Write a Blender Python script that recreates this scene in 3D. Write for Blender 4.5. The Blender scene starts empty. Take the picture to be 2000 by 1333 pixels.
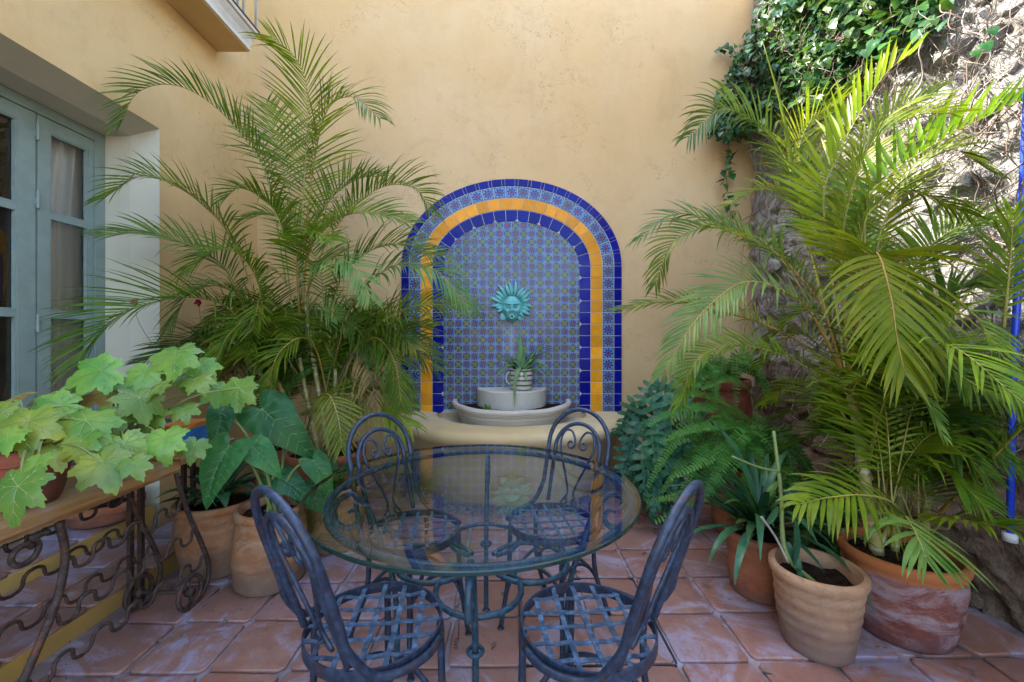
import bpy, math, random
from mathutils import Vector as V, Matrix, noise as mnoise
R = math.radians
rnd = random.Random(7)
sc = bpy.context.scene
C = sc.collection

# ------------------------------------------------------------------ camera, sky, sun, exposure
CZ, FPX, VX, VY = 1.25, 827.0, 990.0, 660.0
cam_d = bpy.data.cameras.new('camera'); cam = bpy.data.objects.new('camera', cam_d); C.objects.link(cam)
cam.location = (0, 0, CZ); cam.rotation_euler = (R(90), 0, 0)
cam_d.sensor_width = 36; cam_d.lens = FPX/2000*36
cam_d.shift_x = 0.005; cam_d.shift_y = -0.00325
cam_d.clip_start = 0.05; cam_d.clip_end = 400
sc.camera = cam
SUN = V((-0.83, 0.53, 1.0)).normalized()          # towards the sun
el = math.asin(SUN.z); az = math.atan2(SUN.x, SUN.y)
w = bpy.data.worlds.new('World'); sc.world = w; w.use_nodes = True
wn = w.node_tree; wn.nodes.clear()
sky = wn.nodes.new('ShaderNodeTexSky'); sky.sky_type = 'NISHITA'; sky.sun_disc = False
sky.air_density = .9; sky.dust_density = 2.5; sky.ozone_density = .5
sky.sun_elevation = el; sky.sun_rotation = az
bg = wn.nodes.new('ShaderNodeBackground'); bg.inputs[1].default_value = 0.15
wo = wn.nodes.new('ShaderNodeOutputWorld')
wn.links.new(sky.outputs[0], bg.inputs[0]); wn.links.new(bg.outputs[0], wo.inputs[0])
sl = bpy.data.lights.new('sun', 'SUN'); sl.energy = 2.0; sl.angle = R(0.53); sl.color = (1, .94, .84)
so = bpy.data.objects.new('sun', sl); C.objects.link(so)
so.rotation_euler = SUN.to_track_quat('Z', 'Y').to_euler(); so.location = SUN*20
sc.view_settings.view_transform = 'Standard'; sc.view_settings.look = 'None'
sc.view_settings.gamma = 1; sc.view_settings.use_curve_mapping = False
sc.view_settings.exposure = 3.55

def P(px, py, d):
    "a point of the courtyard at distance d (metres) along the view axis"
    return V(((px-VX)*d/FPX, d, CZ+(VY-py)*d/FPX))

# ------------------------------------------------------------------ materials
class NT:
    def __init__(s, name):
        s.m = bpy.data.materials.new(name); s.m.use_nodes = True
        s.t = s.m.node_tree; s.t.nodes.clear()
        s.out = s.t.nodes.new('ShaderNodeOutputMaterial')
    def n(s, typ, **kw):
        x = s.t.nodes.new(typ)
        for k, v in kw.items(): setattr(x, k, v)
        return x
    def set(s, sock, v):
        if v is None: return
        if isinstance(v, bpy.types.NodeSocket): s.t.links.new(v, sock)
        elif isinstance(v, (tuple, list)) and sock.type == 'RGBA' and len(v) == 3: sock.default_value = (*v, 1)
        else: sock.default_value = v
    def math(s, op, a, b=None, c=None, clamp=False):
        x = s.n('ShaderNodeMath', operation=op, use_clamp=clamp)
        s.set(x.inputs[0], a); s.set(x.inputs[1], b); s.set(x.inputs[2], c)
        return x.outputs[0]
    def mix(s, f, a, b, mode='MIX'):
        x = s.n('ShaderNodeMix', data_type='RGBA', blend_type=mode)
        s.set(x.inputs[0], f); s.set(x.inputs[6], a); s.set(x.inputs[7], b)
        return x.outputs[2]
    def coord(s, kind='Object'):
        return s.n('ShaderNodeTexCoord').outputs[kind]
    def geo(s): return s.n('ShaderNodeNewGeometry').outputs['Position']
    def noise(s, vec, scale, detail=4, rough=.6, dist=0, out=0):
        x = s.n('ShaderNodeTexNoise'); s.set(x.inputs['Vector'], vec)
        x.inputs['Scale'].default_value = scale; x.inputs['Detail'].default_value = detail
        x.inputs['Roughness'].default_value = rough; x.inputs['Distortion'].default_value = dist
        return x.outputs[out]
    def vor(s, vec, scale, feature='F1', out=0):
        x = s.n('ShaderNodeTexVoronoi', feature=feature); s.set(x.inputs['Vector'], vec)
        x.inputs['Scale'].default_value = scale
        return x.outputs[out]
    def ramp(s, f, lo, hi):
        x = s.n('ShaderNodeMapRange', interpolation_type='SMOOTHSTEP'); s.set(x.inputs[0], f)
        x.inputs[1].default_value = lo; x.inputs[2].default_value = hi
        return x.outputs[0]
    def scale(s, vec, sx, sy, sz):
        x = s.n('ShaderNodeMapping'); s.set(x.inputs[0], vec); x.inputs[3].default_value = (sx, sy, sz)
        return x.outputs[0]
    def xyz(s, vec):
        x = s.n('ShaderNodeSeparateXYZ'); s.set(x.inputs[0], vec); return x.outputs
    def rand(s): return s.n('ShaderNodeObjectInfo').outputs['Random']
    def bump(s, h, strength=.3, dist=.01, normal=None):
        x = s.n('ShaderNodeBump'); x.inputs['Strength'].default_value = strength
        x.inputs['Distance'].default_value = dist; s.set(x.inputs['Height'], h)
        if normal is not None: s.set(x.inputs['Normal'], normal)
        return x.outputs[0]
    def hsv(s, col, h=.5, sa=1., v=1.):
        x = s.n('ShaderNodeHueSaturation'); s.set(x.inputs['Hue'], h); s.set(x.inputs['Saturation'], sa)
        s.set(x.inputs['Value'], v); s.set(x.inputs['Color'], col); return x.outputs[0]
    def bsdf(s, col, rough=.6, normal=None, metal=0, spec=.5, **kw):
        x = s.n('ShaderNodeBsdfPrincipled'); s.set(x.inputs['Base Color'], col)
        s.set(x.inputs['Roughness'], rough); s.set(x.inputs['Metallic'], metal)
        s.set(x.inputs['Specular IOR Level'], spec)
        for k, v in kw.items(): s.set(x.inputs[k], v)
        if normal is not None: s.set(x.inputs['Normal'], normal)
        return x.outputs[0]
    def done(s, sh):
        s.t.links.new(sh, s.out.inputs[0]); return s.m

def stucco(name, col, col2, warm=None, cracks=True, bump=.42):
    t = NT(name); g = t.geo()
    n1 = t.noise(g, .9, 5, .6); n2 = t.noise(g, 5, 6, .65); n3 = t.noise(g, 90, 3, .6)
    c = t.mix(t.ramp(n1, .3, .72), col, col2)
    c = t.mix(t.math('MULTIPLY', t.ramp(n2, .45, .8), .35), c, tuple(k*.8 for k in col))
    st = t.noise(t.scale(g, 2.2, 2.2, .22), 1.6, 5, .6)
    c = t.mix(t.math('MULTIPLY', t.ramp(st, .5, .78), .26), c, tuple(k*.72 for k in col2))
    h = t.math('ADD', t.math('MULTIPLY', n3, .25), t.math('MULTIPLY', n2, 1.2))
    if cracks:
        wob = t.n('ShaderNodeVectorMath', operation='ADD')
        t.set(wob.inputs[0], g); t.set(wob.inputs[1], t.noise(g, 3.5, 4, .7, 0, 1))
        e = t.vor(wob.outputs[0], 2.4, 'DISTANCE_TO_EDGE')
        k = t.math('MULTIPLY', t.ramp(e, .010, .002), t.ramp(t.noise(g, 1.7, 2), .50, .58))
        c = t.mix(t.math('MULTIPLY', k, .62), c, tuple(x*.4 for x in col))
        c = t.mix(t.math('MULTIPLY', t.ramp(t.noise(g, 1.3, 6, .75, 1.2), .55, .7), .22), c, tuple(x*.62 for x in col))
        sp = t.math('MULTIPLY', t.ramp(t.vor(g, 9), .045, .02), t.ramp(t.noise(g, 2.3, 2), .55, .6))
        c = t.mix(t.math('MULTIPLY', sp, .6), c, tuple(x*.4 for x in col))
    # splash dirt close to the floor
    z = t.xyz(g)[2]
    d = t.math('MULTIPLY', t.ramp(t.math('ADD', z, t.math('MULTIPLY', n2, .5)), .55, .2), .5)
    c = t.mix(d, c, (.14, .09, .05))
    return t.done(t.bsdf(c, .85, t.bump(h, bump, .012), spec=.25))

def leafmat(name, col, col2, trans=.35, rough=.42, tip=None, spec=.18, scale=9, tint=(1.3, 1.25, .5), holes=False):
    t = NT(name); g = t.geo(); r = t.rand()
    n = t.noise(g, scale, 3, .6)
    c = t.mix(t.ramp(n, .35, .68), col, col2)
    c = t.hsv(c, t.math('ADD', .483, t.math('MULTIPLY', r, .034)), 1.0, t.math('ADD', .72, t.math('MULTIPLY', t.math('FRACT', t.math('MULTIPLY', r, 7.31)), .56)))
    if tip is not None:
        n5 = t.noise(g, 2.7, 3, .6)
        c = t.mix(t.ramp(n5, .60, .76), c, tip)
    if holes:
        vd = t.vor(t.coord(), 26)
        k = t.math('MULTIPLY', t.ramp(vd, .13, .10), t.ramp(t.noise(g, 6, 2), .52, .58))
        c = t.mix(k, c, (.055, .035, .012))
        c = t.mix(t.math('MULTIPLY', t.ramp(t.noise(g, 24, 4, .7), .60, .72), .5), c, (.20, .24, .035))
    nb = t.noise(g, 60, 2)
    b = t.bsdf(c, rough, t.bump(nb, .08, .004), spec=spec)
    tr = t.n('ShaderNodeBsdfTranslucent')
    t.set(tr.inputs[0], t.mix(1.0, c, (*tint,), 'MULTIPLY'))
    mx = t.n('ShaderNodeMixShader'); mx.inputs[0].default_value = trans
    t.t.links.new(b, mx.inputs[1]); t.t.links.new(tr.outputs[0], mx.inputs[2])
    return t.done(mx.outputs[0])

def potmat(name, col, stain, salt, amt=.5, band=.5, rimz=None, low=.36):
    t = NT(name); o = t.coord(); r = t.rand()
    z = t.xyz(o)[2]
    n1 = t.noise(o, 7, 6, .68); n2 = t.noise(t.scale(o, 1, 1, 2.4), 5.5, 6, .70, .6); n3 = t.noise(o, 60, 3)
    c = t.mix(t.ramp(n1, .35, .7), col, tuple(k*.72 for k in col))
    c = t.mix(t.math('MULTIPLY', t.ramp(n2, .42, .62), amt), c, salt)
    n4 = t.noise(o, 11, 5, .7)
    low = t.ramp(t.math('ADD', z, t.math('MULTIPLY', t.math('SUBTRACT', n4, .5), .35)), band*low, band*.08)
    c = t.mix(t.math('MULTIPLY', low, .75), c, stain)
    c = t.mix(t.math('MULTIPLY', t.ramp(n4, .60, .68), .55), c, stain)
    if rimz: c = t.mix(t.ramp(t.math('ADD', z, t.math('MULTIPLY', t.math('SUBTRACT', n4, .5), .05)), rimz-.008, rimz+.008), c, t.mix(n1, (.36, .125, .035), (.26, .085, .03)))
    n6 = t.noise(o, 34, 5, .75)
    c = t.mix(t.math('MULTIPLY', t.ramp(n6, .56, .66), .45), c, tuple(k*.5 for k in col))
    h = t.math('ADD', t.math('MULTIPLY', n3, .3), n2)
    return t.done(t.bsdf(c, .82, t.bump(h, .4, .006), spec=.25))

def simple(name, col, rough=.6, bump=0, scale=40, var=.25, metal=0, spec=.5, **kw):
    t = NT(name); o = t.geo()
    n = t.noise(o, scale*.2, 4)
    c = t.mix(t.ramp(n, .3, .7), col, tuple(k*(1-var) for k in col))
    nm = t.bump(t.noise(o, scale, 4), bump, .006) if bump else None
    return t.done(t.bsdf(c, rough, nm, metal, spec, **kw))

def iron(name, col, rust, amt, rough=.42, spec=.5):
    t = NT(name); o = t.geo()
    n = t.noise(o, 14, 5, .7); n2 = t.noise(o, 55, 4, .6)
    c = t.mix(t.ramp(n2, .40, .72), col, tuple(k*2.6 for k in col))
    c = t.mix(t.math('MULTIPLY', t.ramp(n, .55, .68), amt), c, rust)
    rg = t.math('ADD', rough, t.math('MULTIPLY', n2, .2))
    return t.done(t.bsdf(c, rg, t.bump(n2, .25, .003), .0, spec))

M = {}
M['stucco'] = stucco('ochre stucco', (.535, .350, .158), (.575, .400, .215))
M['stucco2'] = stucco('house stucco', (.535, .345, .135), (.58, .395, .18))
M['ledge'] = stucco('fountain stucco', (.47, .33, .145), (.53, .44, .28), cracks=False, bump=.4)
M['cream'] = stucco('cream plaster', (.50, .46, .33), (.54, .50, .38), cracks=False, bump=.35)
M['limew'] = stucco('white lime plaster', (.42, .37, .29), (.51, .46, .38), cracks=True, bump=.5)
M['yellow_riser'] = stucco('yellow riser', (.50, .30, .055), (.55, .36, .10), cracks=False)
M['slab'] = simple('balcony plaster', (.60, .55, .45), .8, .2, 60, .15)

def terracotta_floor():
    t = NT('terracotta floor tile'); g = t.geo(); r = t.rand()
    n1 = t.noise(g, 3.1, 5, .62, .6); n2 = t.noise(g, 14, 5, .65); n3 = t.noise(g, 70, 3)
    r2 = t.math('FRACT', t.math('MULTIPLY', r, 5.77))
    c = t.mix(r, (.235, .100, .062), (.19, .092, .068))
    c = t.mix(t.math('MULTIPLY', t.ramp(n2, .38, .7), .7), c, (.27, .145, .095))
    c = t.mix(t.math('MULTIPLY', r2, .55), c, (.22, .105, .085))
    s2 = t.noise(g, 5.5, 6, .7, .8)
    c = t.mix(t.math('MULTIPLY', t.ramp(s2, .52, .66), .55), c, (.19, .12, .11))
    # salt bloom and worn sealer; the violet is sky reflection painted into the colour
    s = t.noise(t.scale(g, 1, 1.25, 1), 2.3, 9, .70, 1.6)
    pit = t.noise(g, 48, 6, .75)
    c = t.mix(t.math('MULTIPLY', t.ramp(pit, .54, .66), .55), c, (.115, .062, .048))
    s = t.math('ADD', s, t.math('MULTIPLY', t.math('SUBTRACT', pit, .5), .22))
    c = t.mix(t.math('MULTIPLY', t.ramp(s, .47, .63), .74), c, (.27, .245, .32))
    # black mould
    k = t.math('MULTIPLY', t.ramp(t.noise(g, 2.1, 3, .6), .60, .70), t.ramp(t.noise(g, 30, 5, .75), .48, .60))
    c = t.mix(t.math('MULTIPLY', k, .8), c, (.05, .042, .045))
    rg = t.math('ADD', .28, t.math('MULTIPLY', n2, .35))
    h = t.math('ADD', t.math('MULTIPLY', n1, 1.0), t.math('ADD', t.math('MULTIPLY', n3, .12), t.math('MULTIPLY', pit, -.18)))
    return t.done(t.bsdf(c, rg, t.bump(h, .35, .012), spec=.5))
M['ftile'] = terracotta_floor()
def groutm():
    t = NT('floor grout'); g = t.geo()
    n = t.noise(g, 4, 5, .65); n2 = t.noise(g, 90, 3)
    c = t.mix(t.ramp(n, .35, .65), (.24, .19, .195), (.14, .10, .092))
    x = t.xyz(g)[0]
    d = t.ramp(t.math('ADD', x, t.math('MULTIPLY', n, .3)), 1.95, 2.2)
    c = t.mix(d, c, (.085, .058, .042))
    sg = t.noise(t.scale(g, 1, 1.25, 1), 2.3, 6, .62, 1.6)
    c = t.mix(t.math('MULTIPLY', t.ramp(sg, .46, .62), .7), c, (.33, .30, .36))  # salt bloom on the joints, tinted with the same painted sky violet
    return t.done(t.bsdf(c, .7, t.bump(n2, .5, .004), spec=.3))
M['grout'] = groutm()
M['earth'] = simple('earth ground', (.16, .12, .08), .9, .4, 30)

def glazed(name, col, col2):
    t = NT(name); o = t.geo(); r = t.rand()
    n = t.noise(o, 16, 4, .6)
    c = t.mix(t.ramp(n, .3, .75), col, col2)
    c = t.hsv(c, .5, 1, t.math('ADD', .8, t.math('MULTIPLY', r, .4)))
    return t.done(t.bsdf(c, .12, t.bump(t.noise(o, 22, 2), .08, .006), spec=.10))
M['blue_tile'] = glazed('cobalt glaze', (.004, .006, .155), (.006, .009, .19))
M['yellow_tile'] = glazed('amber glaze', (.66, .25, .010), (.72, .31, .022))
M['tilegrout'] = simple('tile grout', (.48, .47, .45), .8, .2, 60)

def talavera(name, kind):
    t = NT(name); uv = t.coord('UV'); r = t.rand()
    X = t.xyz(uv)
    u = t.math('SUBTRACT', X[0], .5); v = t.math('SUBTRACT', X[1], .5)
    au = t.math('ABSOLUTE', u); av = t.math('ABSOLUTE', v)
    m = t.math('MAXIMUM', au, av); rr = t.math('SQRT', t.math('ADD', t.math('MULTIPLY', u, u), t.math('MULTIPLY', v, v)))
    dg = t.math('ABSOLUTE', t.math('SUBTRACT', au, av))
    ang = t.math('ARCTAN2', v, u)
    pet = t.math('SINE', t.math('MULTIPLY', ang, 8))
    wob = t.math('MULTIPLY', t.math('SUBTRACT', t.noise(t.geo(), 70, 2), .5), .09)
    rr = t.math('ADD', rr, wob)
    white = (.20, .29, .37); blue = (.011, .050, .25); dark = (.010, .018, .12)
    red = (.26, .055, .03); olive = (.075, .07, .035); teal = (.06, .34, .24)
    def lt(a, b): return t.math('LESS_THAN', a, b)
    if kind == 'A':
        c = t.mix(lt(t.math('ABSOLUTE', t.math('SUBTRACT', rr, .56)), .04), blue, white)
        c = t.mix(lt(rr, .47), c, blue)
        c = t.mix(t.math('MULTIPLY', t.math('GREATER_THAN', pet, .45), lt(rr, .45)), c, white)
        c = t.mix(lt(rr, .30), c, dark)
        c = t.mix(lt(rr, .235), c, red)
        c = t.mix(lt(rr, .10), c, dark); c = t.mix(lt(rr, .05), c, (.5, .3, .1))
    elif kind == 'B':
        c = t.mix(lt(t.math('ABSOLUTE', t.math('SUBTRACT', rr, .58)), .06), blue, white)
        c = t.mix(lt(m, .40), c, olive)
        c = t.mix(t.math('MULTIPLY', t.math('GREATER_THAN', pet, .6), lt(m, .38)), c, (.28, .13, .04))
        c = t.mix(t.math('MULTIPLY', lt(dg, .05), lt(m, .38)), c, teal)
    else:
        c = t.mix(lt(t.math('ABSOLUTE', t.math('SUBTRACT', rr, .48)), .045), olive, white)
        c = t.mix(lt(rr, .44), c, blue)
        c = t.mix(t.math('MULTIPLY', t.math('GREATER_THAN', pet, .3), lt(rr, .42)), c, white)
        c = t.mix(lt(t.math('ABSOLUTE', t.math('SUBTRACT', rr, .26)), .04), c, blue)
        c = t.mix(lt(rr, .17), c, red); c = t.mix(lt(rr, .07), c, dark)
        c = t.mix(lt(t.math('ABSOLUTE', t.math('SUBTRACT', m, .47)), .02), c, blue)
    c = t.mix(t.math('GREATER_THAN', m, .483), c, (.23, .30, .40))
    c = t.hsv(c, .5, t.math('ADD', .75, t.math('MULTIPLY', r, .4)), t.math('ADD', .60, t.math('MULTIPLY', r, .40)))
    # lime scale below the spout
    p = t.xyz(t.geo())
    n = t.noise(t.geo(), 8, 5, .7)
    dx = t.math('ABSOLUTE', t.math('SUBTRACT', p[0], .05))
    k = t.math('MULTIPLY', t.ramp(t.math('ADD', dx, t.math('MULTIPLY', n, .5)), .42, .16), t.ramp(p[2], 1.5, 1.25))
    c = t.mix(t.math('MULTIPLY', k, .32), c, (.42, .45, .50))
    return t.done(t.bsdf(c, .16, spec=.2))
M['talA'] = talavera('talavera rosette', 'A'); M['talB'] = talavera('talavera cross', 'B'); M['talC'] = talavera('talavera border', 'C')

M['palm'] = leafmat('palm leaf', (.068, .132, .008), (.140, .205, .012), .38, .36, tip=(.26, .23, .03))
M['palm_y'] = leafmat('yellow palm leaf', (.115, .185, .010), (.185, .235, .016), .38, .36, tip=(.30, .24, .04), tint=(1.15, 1.2, .5))
M['palm_b'] = leafmat('dark palm leaf', (.038, .092, .011), (.078, .145, .016), .28, .30)
M['palm_p'] = leafmat('pale palm leaf', (.085, .175, .034), (.150, .245, .050), .32, .33)
M['palm_dry'] = leafmat('dry palm leaf', (.20, .125, .045), (.13, .075, .030), .25, .6, tip=(.26, .18, .08))
M['rachis'] = simple('palm rachis', (.30, .27, .05), .45, 0, 30, .4)
M['rachis_o'] = simple('orange rachis', (.36, .21, .035), .45, 0, 30, .4)
M['fern'] = leafmat('fern leaf', (.045, .150, .024), (.085, .22, .036), .34, .42, tip=(.17, .28, .03))
M['philo'] = leafmat('blue green lobed leaf', (.018, .078, .038), (.040, .125, .058), .20, .28)
M['begonia'] = leafmat('begonia leaf', (.105, .250, .042), (.21, .35, .055), .36, .34, tip=(.36, .38, .05), scale=9, spec=.4, holes=True)
M['begonia_vein'] = simple('leaf vein', (.27, .36, .09), .5)
M['begonia_dry'] = leafmat('yellowing begonia leaf', (.33, .27, .05), (.28, .15, .045), .35, .5, scale=16)
M['ear'] = leafmat('elephant ear leaf', (.022, .100, .026), (.042, .150, .038), .22, .33, scale=6)
M['ear_vein'] = simple('elephant ear vein', (.17, .30, .13), .45)
M['strap'] = leafmat('strap leaf', (.020, .075, .038), (.045, .12, .045), .16, .27)
M['aloe'] = leafmat('aloe leaf', (.09, .18, .075), (.15, .24, .09), .08, .4, tip=(.32, .28, .08))
M['ivy'] = leafmat('creeper leaf', (.035, .115, .030), (.085, .19, .035), .30, .28, tip=(.17, .26, .03), scale=6)
M['ivy_d'] = leafmat('dark creeper leaf', (.022, .080, .040), (.05, .13, .05), .22, .22, scale=6)
M['stem'] = simple('green stem', (.17, .22, .06), .5)
M['cane'] = None
def cane():
    t = NT('palm cane'); g = t.geo(); z = t.xyz(g)[2]
    n = t.noise(g, 18, 4)
    f = t.math('FRACT', t.math('ADD', t.math('MULTIPLY', z, 9), t.math('MULTIPLY', n, .12)))
    c = t.mix(t.ramp(n, .35, .65), (.20, .19, .05), (.34, .29, .10))
    c = t.mix(t.math('LESS_THAN', f, .12), c, (.40, .34, .22))
    return t.done(t.bsdf(c, .5, t.bump(n, .2, .004)))
M['cane'] = cane()
M['bark'] = simple('dry twig', (.17, .12, .09), .85, .4, 60, .5)
M['palebark'] = simple('pale dry stem', (.38, .33, .28), .85, .4, 60, .4)
M['wood'] = None
def wood():
    t = NT('weathered wood'); g = t.geo()
    n = t.noise(t.scale(g, 14, 1.2, 14), 3.0, 5, .65); n2 = t.noise(g, 6, 4)
    c = t.mix(t.ramp(n, .3, .7), (.36, .20, .065), (.20, .10, .04))
    c = t.mix(t.math('MULTIPLY', t.ramp(n2, .5, .7), .6), c, (.30, .24, .18))
    return t.done(t.bsdf(c, .6, t.bump(n, .4, .006)))
M['wood'] = wood()
M['iron'] = iron('blue grey painted iron', (.011, .019, .036), (.045, .022, .016), .75, .38, .4)
M['iron_t'] = iron('teal painted iron', (.010, .034, .052), (.06, .026, .015), .55, .38, .4)
M['rust'] = iron('rusty iron', (.030, .019, .015), (.115, .040, .018), .95, .6, .3)
M['strip'] = iron('blue grey seat strip', (.030, .055, .092), (.05, .03, .025), .5, .36, .45)
M['door'] = simple('sage blue door paint', (.215, .275, .235), .45, .08, 70, .12)
M['darkmetal'] = simple('dark iron', (.02, .02, .022), .5)
M['greybar'] = simple('grey balcony paint', (.30, .34, .37), .5)
M['soil'] = simple('potting soil', (.030, .019, .012), 1.0, 1.0, 120, .7, spec=.05)
M['stone_w'] = None
M['verdigris'] = None
def verd():
    t = NT('verdigris bronze'); g = t.geo()
    n = t.noise(g, 30, 5, .7)
    c = t.mix(t.ramp(n, .3, .7), (.055, .27, .26), (.16, .43, .40))
    c = t.mix(t.ramp(n, .62, .75), c, (.06, .17, .15))
    return t.done(t.bsdf(c, .55, t.bump(n, .3, .004), 0.1))
M['verdigris'] = verd()
def rock():
    t = NT('rubble rock'); g = t.geo(); z = t.xyz(g)[2]; r = t.rand()
    n = t.noise(g, 3.2, 6, .68); n2 = t.noise(g, 16, 6, .7); n3 = t.noise(g, 70, 4, .7)
    c = t.mix(t.ramp(n2, .3, .7), (.38, .37, .345), (.26, .245, .23))
    c = t.mix(t.math('MULTIPLY', t.ramp(n, .48, .64), .55), c, (.25, .22, .19))
    # bare brown earth and rock where the plaster has gone at the foot
    f = t.ramp(t.math('ADD', z, t.math('MULTIPLY', t.math('SUBTRACT', n, .5), 1.1)), 1.12, .82)
    c2 = t.mix(t.ramp(n2, .35, .7), (.105, .066, .040), (.17, .12, .085))
    c = t.mix(f, c, c2)
    c = t.mix(t.math('MULTIPLY', t.ramp(n3, .55, .68), .6), c, (.10, .085, .07))
    h = t.math('ADD', n2, t.math('MULTIPLY', n3, .5))
    return t.done(t.bsdf(c, .9, t.bump(h, .9, .03), spec=.15))
M['rock'] = rock()
M['wire'] = simple('galvanised wire', (.42, .42, .42), .4, 0, 10, .3, .6)
M['pipe'] = simple('blue plastic pipe', (.012, .055, .52), .35, .05, 30, .25)
M['tape'] = simple('white tape', (.55, .54, .50), .7, .3)
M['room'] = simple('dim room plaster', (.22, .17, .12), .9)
M['pebble'] = simple('pebble', (.24, .22, .20), .8, .3, 60, .6)

def curtainm():
    t = NT('white curtain'); c = (.86, .85, .84)
    b = t.bsdf(c, .9, spec=.1)
    tr = t.n('ShaderNodeBsdfTranslucent'); t.set(tr.inputs[0], c)
    mx = t.n('ShaderNodeMixShader'); mx.inputs[0].default_value = .1
    t.t.links.new(b, mx.inputs[1]); t.t.links.new(tr.outputs[0], mx.inputs[2])
    return t.done(mx.outputs[0])
M['curtain'] = curtainm()
def glassm(name, ior, tint):
    t = NT(name)
    fr = t.n('ShaderNodeFresnel'); fr.inputs[0].default_value = ior
    a = t.n('ShaderNodeBsdfTransparent'); t.set(a.inputs[0], tint)
    b = t.n('ShaderNodeBsdfGlossy'); b.inputs['Roughness'].default_value = .0; t.set(b.inputs[0], (1, 1, 1))
    mx = t.n('ShaderNodeMixShader'); t.t.links.new(fr.outputs[0], mx.inputs[0])
    t.t.links.new(a.outputs[0], mx.inputs[1]); t.t.links.new(b.outputs[0], mx.inputs[2])
    return t.done(mx.outputs[0])
M['glass'] = glassm('table glass upper face', 1.95, (.96, .99, .98))
M['pane'] = glassm('window glass', 1.6, (.90, .94, .93))
def clearm():
    t = NT('clear glass lower face'); a = t.n('ShaderNodeBsdfTransparent'); t.set(a.inputs[0], (.95, .99, .975))
    return t.done(a.outputs[0])
M['clear'] = clearm()
M['glass_edge'] = simple('green glass edge', (.008, .035, .030), .1, 0, 10, .2)

M['pot_tan'] = potmat('tan terracotta', (.35, .190, .095), (.10, .068, .070), (.40, .30, .21), .35, .32, low=.95)
M['pot_dark'] = potmat('weathered terracotta', (.17, .050, .033), (.085, .030, .030), (.27, .20, .205), .80, .34, rimz=.285)
M['pot_orange'] = potmat('orange terracotta', (.30, .095, .036), (.13, .055, .045), (.30, .17, .11), .35, .3)
M['pot_old'] = potmat('old orange terracotta', (.29, .115, .042), (.105, .075, .058), (.30, .24, .17), .40, .4, low=.60)
M['pot_rim'] = potmat('red brown terracotta', (.24, .060, .030), (.10, .05, .04), (.28, .15, .10), .3, .3)

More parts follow.
